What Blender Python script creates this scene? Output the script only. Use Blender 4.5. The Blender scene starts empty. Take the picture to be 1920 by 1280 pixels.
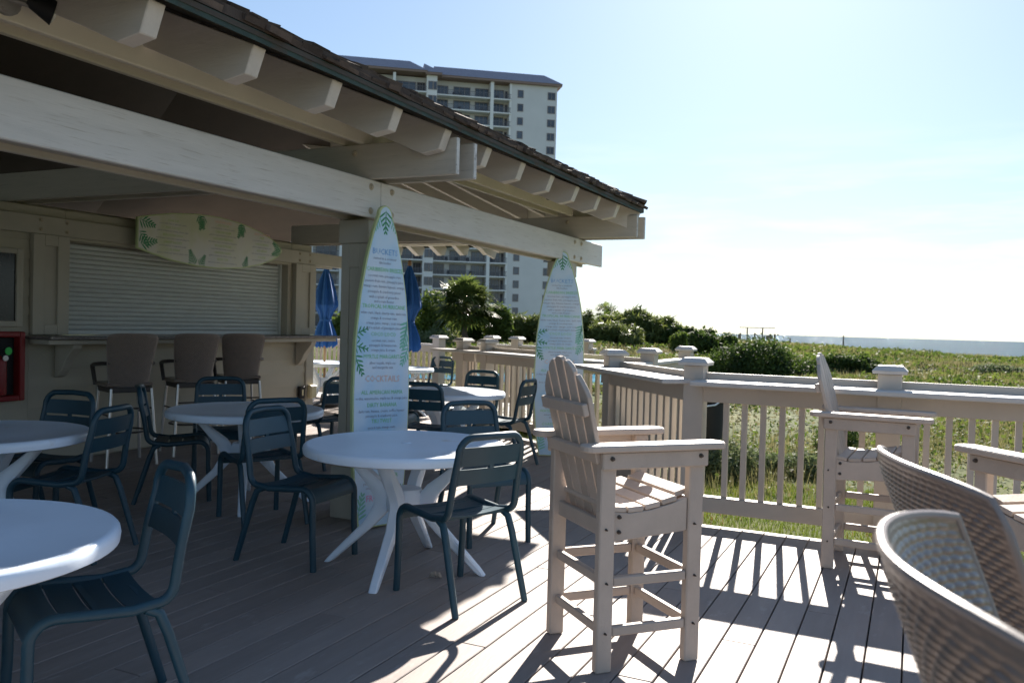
import bpy, bmesh, math, random
import numpy as np
from mathutils import Vector, Matrix, Euler
rad = math.radians
PI = math.pi
random.seed(7)
rng = np.random.default_rng(11)
SC = bpy.context.scene
COL = SC.collection

# ------------------------------------------------------------------ camera
EYE = 1.38
yaw, pit, rol = rad(25.4), rad(-1.2), rad(1.5)
fw = Vector((-math.sin(yaw)*math.cos(pit), math.cos(yaw)*math.cos(pit), math.sin(pit)))
rt = Vector((math.cos(yaw), math.sin(yaw), 0))
dn = -(rt.cross(fw))
cx = rt*math.cos(rol) - dn*math.sin(rol)
cy = -(dn*math.cos(rol) + rt*math.sin(rol))
cam = bpy.data.cameras.new('camera')
cam.sensor_width = 36
cam.lens = 1585/1920*36
cam.clip_start = 0.05
cam.clip_end = 9000
cam.dof.use_dof = True
cam.dof.focus_distance = 3.7
cam.dof.aperture_fstop = 7.0
camo = bpy.data.objects.new('camera', cam)
COL.objects.link(camo)
camo.matrix_world = Matrix(((cx.x, cy.x, -fw.x, 0), (cx.y, cy.y, -fw.y, 0), (cx.z, cy.z, -fw.z, EYE), (0, 0, 0, 1)))
SC.camera = camo

# ------------------------------------------------------------------ sky, sun, exposure
SUN_EL = rad(30.0)
SUN_AZ = rad(-8.2)            # measured from +Y towards +X
W = bpy.data.worlds.new('World'); SC.world = W
W.use_nodes = True
wn = W.node_tree; wn.nodes.clear()
sky = wn.nodes.new('ShaderNodeTexSky')
sky.sky_type = 'NISHITA'
sky.sun_disc = False
sky.sun_elevation = SUN_EL
sky.sun_rotation = SUN_AZ
sky.air_density = 1.0
sky.dust_density = 0.4
sky.ozone_density = 1.0
bg = wn.nodes.new('ShaderNodeBackground'); bg.inputs[1].default_value = 0.082
wo = wn.nodes.new('ShaderNodeOutputWorld')
wb = wn.nodes.new('ShaderNodeMix'); wb.data_type = 'RGBA'; wb.blend_type = 'MULTIPLY'; wb.inputs[0].default_value = 1.0
wb.inputs[7].default_value = (0.80, 0.965, 1.16, 1)      # the photograph's cool daylight balance
gm = wn.nodes.new('ShaderNodeGamma'); gm.inputs[1].default_value = 0.62     # softer contrast over the whole sky
wn.links.new(sky.outputs[0], gm.inputs[0]); wn.links.new(gm.outputs[0], wb.inputs[6]); 
ctc = wn.nodes.new('ShaderNodeTexCoord'); cmp_ = wn.nodes.new('ShaderNodeMapping'); cmp_.inputs['Scale'].default_value = (2.2, 2.2, 16)
cns = wn.nodes.new('ShaderNodeTexNoise'); cns.inputs['Scale'].default_value = 2.3; cns.inputs['Detail'].default_value = 7; cns.inputs['Roughness'].default_value = 0.55
wn.links.new(ctc.outputs['Generated'], cmp_.inputs[0]); wn.links.new(cmp_.outputs[0], cns.inputs['Vector'])
cmr = wn.nodes.new('ShaderNodeMapRange'); cmr.inputs['From Min'].default_value = 0.47; cmr.inputs['From Max'].default_value = 0.70; cmr.inputs['To Max'].default_value = 0.55
wn.links.new(cns.outputs['Fac'], cmr.inputs[0])
csep = wn.nodes.new('ShaderNodeSeparateXYZ'); wn.links.new(ctc.outputs['Generated'], csep.inputs[0])
cel = wn.nodes.new('ShaderNodeMapRange'); cel.inputs['From Min'].default_value = 0.24; cel.inputs['From Max'].default_value = 0.06; wn.links.new(csep.outputs['Z'], cel.inputs[0])
cml = wn.nodes.new('ShaderNodeMath'); cml.operation = 'MULTIPLY'; wn.links.new(cmr.outputs[0], cml.inputs[0]); wn.links.new(cel.outputs[0], cml.inputs[1])
cmx = wn.nodes.new('ShaderNodeMix'); cmx.data_type = 'RGBA'; wn.links.new(cml.outputs[0], cmx.inputs[0]); wn.links.new(wb.outputs[2], cmx.inputs[6]); cmx.inputs[7].default_value = (5.2, 5.2, 5.2, 1)
wn.links.new(cmx.outputs[2], bg.inputs[0]); wn.links.new(bg.outputs[0], wo.inputs[0])
sl = bpy.data.lights.new('sun', 'SUN'); sl.energy = 5.0; sl.angle = rad(0.53); sl.color = (1.0, 0.925, 0.83)
so = bpy.data.objects.new('sun', sl); COL.objects.link(so)
sd = Vector((math.sin(SUN_AZ)*math.cos(SUN_EL), math.cos(SUN_AZ)*math.cos(SUN_EL), math.sin(SUN_EL)))
so.rotation_euler = sd.to_track_quat('Z', 'Y').to_euler()
so.location = (0, 0, 30)
SC.view_settings.view_transform = 'Standard'
SC.view_settings.look = 'None'
SC.view_settings.gamma = 1.0
SC.view_settings.use_curve_mapping = False
SC.view_settings.exposure = 1.62
SC.cycles.max_bounces = 6
SC.cycles.diffuse_bounces = 4
SC.cycles.glossy_bounces = 3
SC.cycles.transmission_bounces = 4
SC.cycles.sample_clamp_indirect = 6

# ------------------------------------------------------------------ materials
MATS = {}
def M(name, col, rough=0.6, var=0.12, scale=5.0, stretch=(1, 1, 1), bump=0.15, bscale=40.0, bstretch=None,
      rnd=0.0, spec=0.4, metal=0.0, wear=None, wearcov=0.35, wearscale=9.0, wearstretch=None):
    m = bpy.data.materials.new(name); m.use_nodes = True
    nt = m.node_tree; N = nt.nodes; L = nt.links
    b = N['Principled BSDF']
    if name == 'weave': b.inputs['Coat Weight'].default_value = 0.45; b.inputs['Coat Roughness'].default_value = 0.3
    b.inputs['Roughness'].default_value = rough
    b.inputs['Metallic'].default_value = metal
    b.inputs['Specular IOR Level'].default_value = spec
    tc = N.new('ShaderNodeTexCoord')
    oi = N.new('ShaderNodeObjectInfo')
    add = N.new('ShaderNodeVectorMath'); add.operation = 'ADD'
    mul = N.new('ShaderNodeVectorMath'); mul.operation = 'SCALE'
    comb = N.new('ShaderNodeCombineXYZ')
    for i in range(3): L.new(oi.outputs['Random'], comb.inputs[i])
    L.new(comb.outputs[0], mul.inputs[0]); mul.inputs['Scale'].default_value = 37.0
    L.new(tc.outputs['Object'], add.inputs[0]); L.new(mul.outputs[0], add.inputs[1])
    def noise(sc, st, det=5):
        mp = N.new('ShaderNodeMapping'); mp.inputs['Scale'].default_value = st
        L.new(add.outputs[0], mp.inputs[0])
        n = N.new('ShaderNodeTexNoise'); n.inputs['Scale'].default_value = sc; n.inputs['Detail'].default_value = det
        n.inputs['Roughness'].default_value = 0.6
        L.new(mp.outputs[0], n.inputs['Vector'])
        return n.outputs['Fac']
    n1 = noise(scale, stretch)
    mr = N.new('ShaderNodeMapRange'); mr.inputs['From Min'].default_value = 0.25; mr.inputs['From Max'].default_value = 0.75
    mr.inputs['To Min'].default_value = 1-var; mr.inputs['To Max'].default_value = 1+var
    L.new(n1, mr.inputs[0])
    val = mr.outputs[0]
    if rnd:
        r2 = N.new('ShaderNodeMapRange'); r2.inputs['To Min'].default_value = 1-rnd; r2.inputs['To Max'].default_value = 1+rnd
        L.new(oi.outputs['Random'], r2.inputs[0])
        mm = N.new('ShaderNodeMath'); mm.operation = 'MULTIPLY'
        L.new(val, mm.inputs[0]); L.new(r2.outputs[0], mm.inputs[1]); val = mm.outputs[0]
    hs = N.new('ShaderNodeVectorMath'); hs.operation = 'SCALE'
    hs.inputs[0].default_value = col
    L.new(val, hs.inputs['Scale'])
    out = hs.outputs[0]
    if wear:
        nw = noise(wearscale, wearstretch or stretch, 8)
        cr = N.new('ShaderNodeMapRange'); cr.inputs['From Min'].default_value = 1-wearcov-0.06; cr.inputs['From Max'].default_value = 1-wearcov+0.06
        L.new(nw, cr.inputs[0])
        mx = N.new('ShaderNodeMix'); mx.data_type = 'RGBA'
        L.new(cr.outputs[0], mx.inputs[0]); L.new(out, mx.inputs[6]); mx.inputs[7].default_value = (*wear, 1)
        out = mx.outputs[2]
    L.new(out, b.inputs['Base Color'])
    if bump:
        nb = noise(bscale, bstretch or stretch, 4)
        bp = N.new('ShaderNodeBump'); bp.inputs['Strength'].default_value = bump; bp.inputs['Distance'].default_value = 0.004
        L.new(nb, bp.inputs['Height']); L.new(bp.outputs[0], b.inputs['Normal'])
    MATS[name] = m
    return m

def leafmat(name, c1, c2, trans=0.35, rough=0.45, scale=1.2):
    m = bpy.data.materials.new(name); m.use_nodes = True
    nt = m.node_tree; N = nt.nodes; L = nt.links
    b = N['Principled BSDF']; out = N['Material Output']
    b.inputs['Roughness'].default_value = rough; b.inputs['Specular IOR Level'].default_value = 0.35
    g = N.new('ShaderNodeNewGeometry')
    n = N.new('ShaderNodeTexNoise'); n.inputs['Scale'].default_value = scale; n.inputs['Detail'].default_value = 4
    L.new(g.outputs['Position'], n.inputs['Vector'])
    ri = N.new('ShaderNodeMath'); ri.operation = 'MULTIPLY_ADD'
    L.new(g.outputs['Random Per Island'], ri.inputs[0]); ri.inputs[1].default_value = 0.5
    L.new(n.outputs['Fac'], ri.inputs[2])
    mr = N.new('ShaderNodeMapRange'); mr.inputs['From Min'].default_value = 0.35; mr.inputs['From Max'].default_value = 1.15
    L.new(ri.outputs[0], mr.inputs[0])
    mx = N.new('ShaderNodeMix'); mx.data_type = 'RGBA'
    L.new(mr.outputs[0], mx.inputs[0]); mx.inputs[6].default_value = (*c1, 1); mx.inputs[7].default_value = (*c2, 1)
    L.new(mx.outputs[2], b.inputs['Base Color'])
    t = N.new('ShaderNodeBsdfTranslucent'); L.new(mx.outputs[2], t.inputs['Color'])
    ms = N.new('ShaderNodeMixShader'); ms.inputs[0].default_value = trans
    L.new(b.outputs[0], ms.inputs[1]); L.new(t.outputs[0], ms.inputs[2]); L.new(ms.outputs[0], out.inputs[0])
    MATS[name] = m
    return m

M('deck', (0.275, 0.235, 0.215), 0.62, 0.10, 3.0, (6, 0.8, 6), 0.35, 14, (14, 1.2, 14), rnd=0.09, spec=0.35, wear=(0.345, 0.305, 0.285), wearcov=0.34, wearscale=5, wearstretch=(3, 1, 3))
M('dark', (0.030, 0.028, 0.026), 0.9, 0.1)
M('trim', (0.42, 0.385, 0.32), 0.62, 0.08, 3.0, (1, 1, 1), 0.25, 25, (3, 1, 1), spec=0.3, wear=(0.40, 0.36, 0.30), wearcov=0.30, wearscale=7)
M('plate_paint', (0.66, 0.61, 0.50), 0.6, 0.06, 2.0, (1, 1, 1), 0.2, 14, (8, 0.8, 8), spec=0.3)
M('beam_paint', (0.62, 0.60, 0.57), 0.6, 0.07, 3.0, (8, 0.7, 8), 0.5, 10, (10, 0.8, 10), spec=0.3, wear=(0.47, 0.44, 0.40), wearcov=0.37, wearscale=7, wearstretch=(12, 0.6, 12))
M('cross_paint', (0.47, 0.43, 0.37), 0.62, 0.08, 3.0, (0.7, 8, 8), 0.4, 10, (0.8, 10, 10), spec=0.3, wear=(0.33, 0.30, 0.26), wearcov=0.33, wearscale=5, wearstretch=(0.8, 9, 9))
M('end_grain', (0.58, 0.56, 0.53), 0.7, 0.22, 14, (1, 1, 1), 0.6, 40, wear=(0.22, 0.19, 0.17), wearcov=0.38, wearscale=22)
M('rail_paint', (0.49, 0.435, 0.375), 0.55, 0.06, 4, (1, 1, 1), 0.2, 30, (4, 4, 1), spec=0.35, rnd=0.04, wear=(0.41, 0.36, 0.30), wearcov=0.30, wearscale=8)
M('rail_top', (0.52, 0.495, 0.465), 0.5, 0.08, 4, (1, 4, 4), 0.25, 20, (1, 5, 5), spec=0.4, wear=(0.40, 0.38, 0.36), wearcov=0.35, wearscale=6)
M('siding', (0.42, 0.385, 0.305), 0.65, 0.07, 3, (1, 1, 1), 0.2, 30, (1, 1, 4), rnd=0.05)
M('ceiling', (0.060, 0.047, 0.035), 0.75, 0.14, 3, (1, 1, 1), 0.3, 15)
M('rafter', (0.56, 0.51, 0.45), 0.65, 0.08, 3, (1, 5, 5), 0.3, 12, (1, 8, 8), wear=(0.46, 0.40, 0.32), wearcov=0.30)
M('green_edge', (0.034, 0.058, 0.048), 0.75, 0.35, 9, (1, 1, 1), 0.6, 30, wear=(0.060, 0.045, 0.030), wearcov=0.45, wearscale=8)
M('shingle', (0.090, 0.068, 0.056), 0.9, 0.35, 12, (6, 1, 1), 0.8, 30, (1, 10, 1), rnd=0.4, spec=0.2)
M('shutter', (0.58, 0.61, 0.60), 0.42, 0.06, 6, (1, 1, 1), 0.05, 30, spec=0.5, rnd=0.03)
M('granite', (0.16, 0.14, 0.135), 0.25, 0.5, 45, (1, 1, 1), 0.05, 60, wear=(0.42, 0.39, 0.36), wearcov=0.36, wearscale=30)
M('chair_paint', (0.014, 0.054, 0.080), 0.42, 0.10, 8, (1, 1, 1), 0.06, 80, spec=0.5, rnd=0.12, wear=(0.018, 0.058, 0.080), wearcov=0.3, wearscale=14)
M('resin_white', (0.74, 0.83, 0.94), 0.38, 0.03, 5, (1, 1, 1), 0.06, 60, spec=0.5, wear=(0.66, 0.655, 0.65), wearcov=0.30, wearscale=5)
M('poly_wood', (0.46, 0.385, 0.325), 0.55, 0.12, 5, (1, 1, 1), 0.55, 22, (3, 3, 3), rnd=0.09, spec=0.4)
M('bolt', (0.10, 0.085, 0.075), 0.45, 0.2, 20, metal=0.8)
M('bolt_painted', (0.42, 0.36, 0.27), 0.6, 0.25, 20, wear=(0.20, 0.13, 0.08), wearcov=0.35)
M('weave', (0.200, 0.148, 0.118), 0.30, 0.10, 25, (1, 1, 1), 0.1, 90, spec=0.5)
M('weave_rim', (0.25, 0.21, 0.19), 0.38, 0.06, 9, spec=0.5)
M('stool_dark', (0.060, 0.050, 0.045), 0.5, 0.1)
M('aluminium', (0.62, 0.62, 0.63), 0.32, 0.05, 8, metal=0.9, bump=0.02)
M('red', (0.22, 0.013, 0.014), 0.4, 0.1, 6, bump=0.03)
M('black_gloss', (0.012, 0.012, 0.013), 0.15, 0.1, bump=0)
M('black', (0.014, 0.014, 0.015), 0.6, 0.15)
M('neon', (0.05, 0.55, 0.10), 0.5, 0.05, bump=0)
M('gauge', (0.5, 0.5, 0.5), 0.3, 0.05, metal=0.6, bump=0)
M('cream_plastic', (0.66, 0.58, 0.36), 0.4, 0.05, bump=0)
M('lamp_grey', (0.20, 0.19, 0.17), 0.5, 0.2, 14, wear=(0.10, 0.07, 0.05), wearcov=0.33)
M('lamp_glass', (0.55, 0.54, 0.46), 0.2, 0.1, bump=0)
M('umbrella', (0.010, 0.085, 0.30), 0.7, 0.12, 5, bump=0.2, bscale=60)
M('pole_wood', (0.30, 0.18, 0.09), 0.5, 0.1)
M('condo_wall', (0.62, 0.60, 0.56), 0.8, 0.05, 0.3, bump=0.1)
M('condo_light', (0.74, 0.72, 0.67), 0.8, 0.04, 0.3, bump=0.1)
M('condo_roof', (0.24, 0.225, 0.26), 0.6, 0.15, 2)
M('condo_eave', (0.25, 0.17, 0.13), 0.7, 0.1)
M('condo_glass', (0.060, 0.070, 0.085), 0.12, 0.35, 0.35, bump=0, rnd=0.5, spec=0.6)
M('condo_frame', (0.24, 0.20, 0.18), 0.6, 0.1, rnd=0.1)
M('condo_dark', (0.045, 0.045, 0.052), 0.7, 0.2, 1.0)
M('condo_rail', (0.13, 0.13, 0.145), 0.5, 0.1)
M('trunk', (0.14, 0.105, 0.08), 0.95, 0.3, 6, (1, 1, 3), 1.0, 12)
M('far_wood', (0.20, 0.16, 0.13), 0.9, 0.2)
M('pool', (0.02, 0.28, 0.55), 0.1, 0.2, 3, bump=0.3, bscale=4)
M('shell', (0.36, 0.31, 0.26), 0.7, 0.3, 40)
M('concrete', (0.34, 0.33, 0.31), 0.9, 0.1)
leafmat('leaf_dark', (0.016, 0.036, 0.008), (0.085, 0.130, 0.020), 0.40, 0.7)
leafmat('leaf_mid', (0.040, 0.075, 0.014), (0.150, 0.195, 0.032), 0.45, 0.7)
leafmat('leaf_silver', (0.065, 0.095, 0.038), (0.17, 0.20, 0.09), 0.38, 0.75)
leafmat('leaf_palm', (0.040, 0.070, 0.014), (0.160, 0.190, 0.050), 0.42, 0.36)
leafmat('leaf_palmetto', (0.055, 0.085, 0.018), (0.190, 0.215, 0.055), 0.45, 0.5)
leafmat('cover_green', (0.030, 0.065, 0.010), (0.150, 0.190, 0.035), 0.45, 0.7, 0.16)
leafmat('cover_dry', (0.085, 0.090, 0.040), (0.250, 0.215, 0.120), 0.38, 0.75, 0.22)
leafmat('grass_dune', (0.080, 0.100, 0.026), (0.270, 0.230, 0.110), 0.42, 0.7, 0.13)
leafmat('grass_lawn', (0.060, 0.105, 0.012), (0.165, 0.200, 0.025), 0.40, 0.6, 1.5)
leafmat('grass_red', (0.14, 0.06, 0.02), (0.20, 0.10, 0.03), 0.35, 0.6, 1.5)

# ------------------------------------------------------------------ mesh helpers
def tag(o, label=None, cat=None, group=None, kind=None):
    if label: o['label'] = label
    if cat: o['category'] = cat
    if group: o['group'] = group
    if kind: o['kind'] = kind
    return o
def empty(name, loc=(0, 0, 0), rz=0.0):
    o = bpy.data.objects.new(name, None); COL.objects.link(o)
    o.location = loc; o.rotation_euler = (0, 0, rz); o.empty_display_size = 0.2
    return o
def link(name, me, parent=None, loc=None, rot=None):
    o = bpy.data.objects.new(name, me); COL.objects.link(o)
    if parent: o.parent = parent
    if loc is not None: o.location = loc
    if rot is not None: o.rotation_euler = rot
    return o
KIDS = {}
def copy_tree(o, parent=None):
    c = o.copy(); COL.objects.link(c)
    if parent: c.parent = parent
    for ch in list(o.children): copy_tree(ch, c)
    return c

class MB:
    def __init__(s): s.v = []; s.f = []
    def add(s, vs, fs):
        n = len(s.v); s.v += [tuple(p) for p in vs]; s.f += [tuple(i+n for i in f) for f in fs]
    def hexa(s, p):
        s.add(p, [(0, 3, 2, 1), (4, 5, 6, 7), (0, 1, 5, 4), (1, 2, 6, 5), (2, 3, 7, 6), (3, 0, 4, 7)])
    def box(s, x0, x1, y0, y1, z0, z1):
        s.hexa([(x0, y0, z0), (x1, y0, z0), (x1, y1, z0), (x0, y1, z0), (x0, y0, z1), (x1, y0, z1), (x1, y1, z1), (x0, y1, z1)])
    def bar(s, a, b, w, h, up=(0, 0, 1)):
        a = Vector(a); b = Vector(b); d = (b-a).normalized(); x = d.cross(Vector(up))
        if x.length < 1e-4: x = Vector((1, 0, 0))
        x.normalize(); u = x.cross(d)
        q = [(-w/2, -h/2), (w/2, -h/2), (w/2, h/2), (-w/2, h/2)]
        s.hexa([a+x*i+u*j for i, j in q]+[b+x*i+u*j for i, j in q])
    def tube(s, path, r, n=8, caps=True, flat=1.0, up=None):
        P = [Vector(p) for p in path]; k = len(P)
        rs = r if isinstance(r, (list, tuple)) else [r]*k
        prev = None; rings = []
        for i in range(k):
            d = (P[min(i+1, k-1)]-P[max(i-1, 0)]).normalized()
            if prev is None:
                a = Vector(up) if up else (Vector((0, 0, 1)) if abs(d.z) < 0.9 else Vector((1, 0, 0)))
                x = d.cross(a).normalized()
            else:
                x = (prev-d*prev.dot(d)).normalized()
            prev = x; y = d.cross(x)
            rings.append([P[i]+(x*math.cos(t)*flat+y*math.sin(t))*rs[i] for t in [2*PI*j/n for j in range(n)]])
        vs = [p for rg in rings for p in rg]; fs = []
        for i in range(k-1):
            for j in range(n):
                fs.append((i*n+j, i*n+(j+1) % n, (i+1)*n+(j+1) % n, (i+1)*n+j))
        if caps:
            fs.append(tuple(range(n))[::-1]); fs.append(tuple((k-1)*n+j for j in range(n)))
        s.add(vs, fs)
    def prism(s, poly, a, b):
        # poly: list of 3D points (planar), extruded by vector from a to b offsets
        a = Vector(a); b = Vector(b); n = len(poly)
        vs = [Vector(p)+a for p in poly]+[Vector(p)+b for p in poly]
        fs = [tuple(range(n))[::-1], tuple(range(n, 2*n))]+[(i, (i+1) % n, n+(i+1) % n, n+i) for i in range(n)]
        s.add(vs, fs)
    def lathe(s, prof, n=32, c=(0, 0, 0)):
        k = len(prof)
        vs = [(c[0]+r*math.cos(2*PI*j/n), c[1]+r*math.sin(2*PI*j/n), c[2]+z) for r, z in prof for j in range(n)]
        fs = [(i*n+j, i*n+(j+1) % n, (i+1)*n+(j+1) % n, (i+1)*n+j) for i in range(k-1) for j in range(n)]
        fs.append(tuple(range(n))[::-1]); fs.append(tuple((k-1)*n+j for j in range(n)))
        s.add(vs, fs)
    def mesh(s, name, mat, smooth=False, bevel=0, seg=1):
        me = bpy.data.meshes.new(name)
        me.from_pydata(s.v, [], s.f)
        bm = bmesh.new(); bm.from_mesh(me)
        bmesh.ops.recalc_face_normals(bm, faces=bm.faces)
        if bevel:
            es = [e for e in bm.edges if len(e.link_faces) == 2 and e.calc_face_angle(0) > 0.6]
            bmesh.ops.bevel(bm, geom=es, offset=bevel, segments=seg, profile=0.5, affect='EDGES', clamp_overlap=True)
        bm.to_mesh(me); bm.free()
        me.materials.append(MATS[mat])
        if smooth:
            me.polygons.foreach_set('use_smooth', [True]*len(me.polygons))
            try: me.set_sharp_from_angle(angle=rad(40))
            except Exception: pass
        return me
    def build(s, name, mat, parent=None, smooth=False, bevel=0, seg=1, loc=None, rot=None):
        return link(name, s.mesh(name, mat, smooth, bevel, seg), parent, loc, rot)

BOXC = {}
def bx(name, mat, parent, x0, x1, y0, y1, z0, z1, bevel=0.004, rot=None):
    sx, sy, sz = abs(x1-x0), abs(y1-y0), abs(z1-z0)
    k = (round(sx, 4), round(sy, 4), round(sz, 4), mat, bevel)
    if k not in BOXC:
        m = MB(); m.box(-sx/2, sx/2, -sy/2, sy/2, -sz/2, sz/2)
        BOXC[k] = m.mesh(name, mat, False, bevel)
    return link(name, BOXC[k], parent, ((x0+x1)/2, (y0+y1)/2, (z0+z1)/2), rot)

def npmesh(name, V, F, mat, smooth=False):
    """V (n,3); F (m,k) with k = 3 or 4."""
    me = bpy.data.meshes.new(name)
    n, m, k = len(V), len(F), F.shape[1]
    me.vertices.add(n); me.vertices.foreach_set('co', np.asarray(V, np.float32).ravel())
    me.loops.add(m*k); me.loops.foreach_set('vertex_index', np.asarray(F, np.int32).ravel())
    me.polygons.add(m); me.polygons.foreach_set('loop_start', np.arange(0, m*k, k, dtype=np.int32))
    me.polygons.foreach_set('loop_total', np.full(m, k, np.int32))
    if smooth: me.polygons.foreach_set('use_smooth', np.ones(m, bool))
    me.update(calc_edges=True); me.validate()
    me.materials.append(MATS[mat])
    return me

# ================================================================== DECK
def ymax(x):
    if x >= -1.45: return 5.95
    if x >= -2.5: return 5.95+(-1.45-x)*1.267
    if x >= -5.2: return 8.25+(-2.45-x)*0.60
    if x >= -5.6: return 9.9
    return 11.28+(-6.6-x)*0.28
deck = empty('deck'); tag(deck, kind='structure')
PITCH, BW = 0.146, 0.1395
x = -7.15; i = 0
def plank(mb, x0, y0a, y0b, y1a, y1b, zj):
    x1 = x0+BW; c = 0.004
    mb.hexa([(x0, y0a, -0.03), (x1, y0b, -0.03), (x1, y1b, -0.03), (x0, y1a, -0.03),
             (x0, y0a, zj), (x1, y0b, zj), (x1, y1b, zj), (x0, y1a, zj)])
while x < 3.3:
    ya, yb = ymax(x), ymax(x+BW)
    if abs(ya-yb) > 0.3: ya = yb = min(ya, yb)
    off = [0.0, 2.1, 0.9, 3.0, 1.5][i % 5]
    cuts = [-2.6]
    j = -2.6+off+0.6
    while j < min(ya, yb)-0.5:
        if j > -2.0: cuts.append(j)
        j += 4.3
    cuts.append(None)
    for a, b in zip(cuts[:-1], cuts[1:]):
        m = MB()
        zj = random.uniform(-0.0012, 0.0008)
        if b is None: plank(m, x, a, a, ya, yb, zj)
        else: plank(m, x, a, a, b-0.004, b-0.004, zj)
        m.build('deck_board', 'deck', deck, bevel=0.003)
    x += PITCH; i += 1
m = MB()
x = -13.0
while x < -7.2:
    plank(m, x, 3.0, 3.0, ymax(x), ymax(x+BW), 0.0)
    x += PITCH
o = m.build('far_deck_boards', 'deck', deck); tag(o, kind='stuff')
m = MB()
m.box(-7.2, 3.4, -2.7, 5.85, -0.16, -0.034)
m.hexa([(-7.2, 5.85, -0.16), (-1.5, 5.85, -0.16), (-2.5, 7.1, -0.16), (-7.2, 7.1, -0.16), (-7.2, 5.85, -0.034), (-1.5, 5.85, -0.034), (-2.5, 7.1, -0.034), (-7.2, 7.1, -0.034)])
m.hexa([(-7.2, 7.1, -0.16), (-2.5, 7.1, -0.16), (-2.5, 8.15, -0.16), (-7.2, 11.0, -0.16), (-7.2, 7.1, -0.034), (-2.5, 7.1, -0.034), (-2.5, 8.15, -0.034), (-7.2, 11.0, -0.034)])
m.box(-13, -7.2, 2.9, 11.2, -0.16, -0.034)
m.build('under_deck_shade', 'dark', deck)  # one solid near-black slab; under-deck shade in the gaps is its colour
bx('rim_board', 'deck', deck, -1.42, 3.4, 5.956, 5.99, -0.24, -0.004)

# ================================================================== RAILINGS
def rail(name, label, p0, p1, posts, bar=True, bal=0.127, ztop=1.02, inward=1, caps=True, ext0=0.0, ext1=0.0, group='deck guard rails', detail=True):
    p0 = Vector(p0); p1 = Vector(p1); d = p1-p0; Ln = d.length
    r = empty(name, (p0.x, p0.y, 0), math.atan2(d.y, d.x)); tag(r, label, 'railing', group)
    s = inward
    for t in posts:
        o = bx('post', 'rail_paint', r, t-0.072, t+0.072, -0.072, 0.072, -0.35, 1.118)
        if caps:
            m = MB()
            m.hexa([(-0.102, -0.102, 0.0), (0.102, -0.102, 0.0), (0.102, 0.102, 0.0), (-0.102, 0.102, 0.0),
                    (-0.106, -0.106, 0.020), (0.106, -0.106, 0.020), (0.106, 0.106, 0.020), (-0.106, 0.106, 0.020)])
            m.hexa([(-0.106, -0.106, 0.0205), (0.106, -0.106, 0.0205), (0.106, 0.106, 0.0205), (-0.106, 0.106, 0.0205),
                    (-0.074, -0.074, 0.052), (0.074, -0.074, 0.052), (0.074, 0.074, 0.052), (-0.074, 0.074, 0.052)])
            if 'cap' not in KIDS: KIDS['cap'] = m.mesh('post_cap', 'rail_top')
            link('post_cap', KIDS['cap'], o, (0, 0, 0.736))
    if bar:
        bx('bar_top', 'rail_top', r, -ext0, Ln+ext1, s*-0.035, s*0.27, ztop-0.034, ztop, 0.006)
        bx('outer_rail', 'rail_paint', r, 0.0, Ln, s*-0.066, s*-0.028, ztop-0.06, ztop+0.048)
        bx('apron', 'rail_paint', r, 0.0, Ln, s*0.026, s*0.062, ztop-0.155, ztop-0.035)
    else:
        bx('top_rail', 'rail_top', r, 0, Ln, -0.06, 0.06, ztop-0.02, ztop+0.018, 0.006)
        bx('apron', 'rail_paint', r, 0, Ln, -0.02, 0.02, ztop-0.115, ztop-0.021)
    bx('bottom_rail', 'rail_paint', r, 0, Ln, s*-0.022, s*0.05, 0.085, 0.195)
    t = bal*0.6; n = 0
    while t < Ln-0.05:
        if all(abs(t-q) > 0.105 for q in posts):
            bx('baluster', 'rail_paint', r, t-0.019, t+0.019, s*-0.019, s*0.019, 0.195, ztop-0.05, 0.002)
        t += bal
    return r
rail('guard_rail', 'long drink rail along the seaward edge of the deck behind the tall chairs', (3.6, 6.03), (-1.40, 6.03), [1.05, 2.38, 3.73, 5.0], inward=1, ext1=-0.02)
rail('guard_rail', 'angled drink rail behind the front tall chair, ending in an open bar tip', (-1.41, 6.03), (-2.52, 7.36), [1.58], inward=1, ext1=0.22, ext0=0.05)
rail('guard_rail', 'plain walkway rail with square capped posts behind the angled drink rail', (-2.37, 7.62), (-2.37, 9.80), [0.57, 2.07], bar=False, inward=1)
rail('guard_rail', 'drink rail with dense pickets behind the far sunlit table', (-2.45, 8.25), (-5.14, 9.86), [2.95], inward=1, ext0=0.0, ext1=0.1)
rail('guard_rail', 'short return of the far drink rail beside the pool', (-5.2, 9.9), (-5.62, 10.05), [0.28], inward=1, bal=0.06, ext1=0.22)
rail('guard_rail', 'far picket rail by the closed blue umbrellas', (-6.6, 11.28), (-12.0, 12.8), [0.0, 1.8, 3.6], bar=False, inward=1)
rail('guard_rail', 'farthest white rail with three capped posts under the palms', (-4.4, 12.25), (-6.6, 12.6), [0.15, 1.45, 1.95], bar=False, inward=1)

# ================================================================== PAVILION
pav = empty('beach_bar_pavilion', (-7, 4, 0)); pav.location = (0, 0, 0)
tag(pav, 'open sided beach bar pavilion with painted beams, shingled roof and closed serving hatch', 'building')
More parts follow.
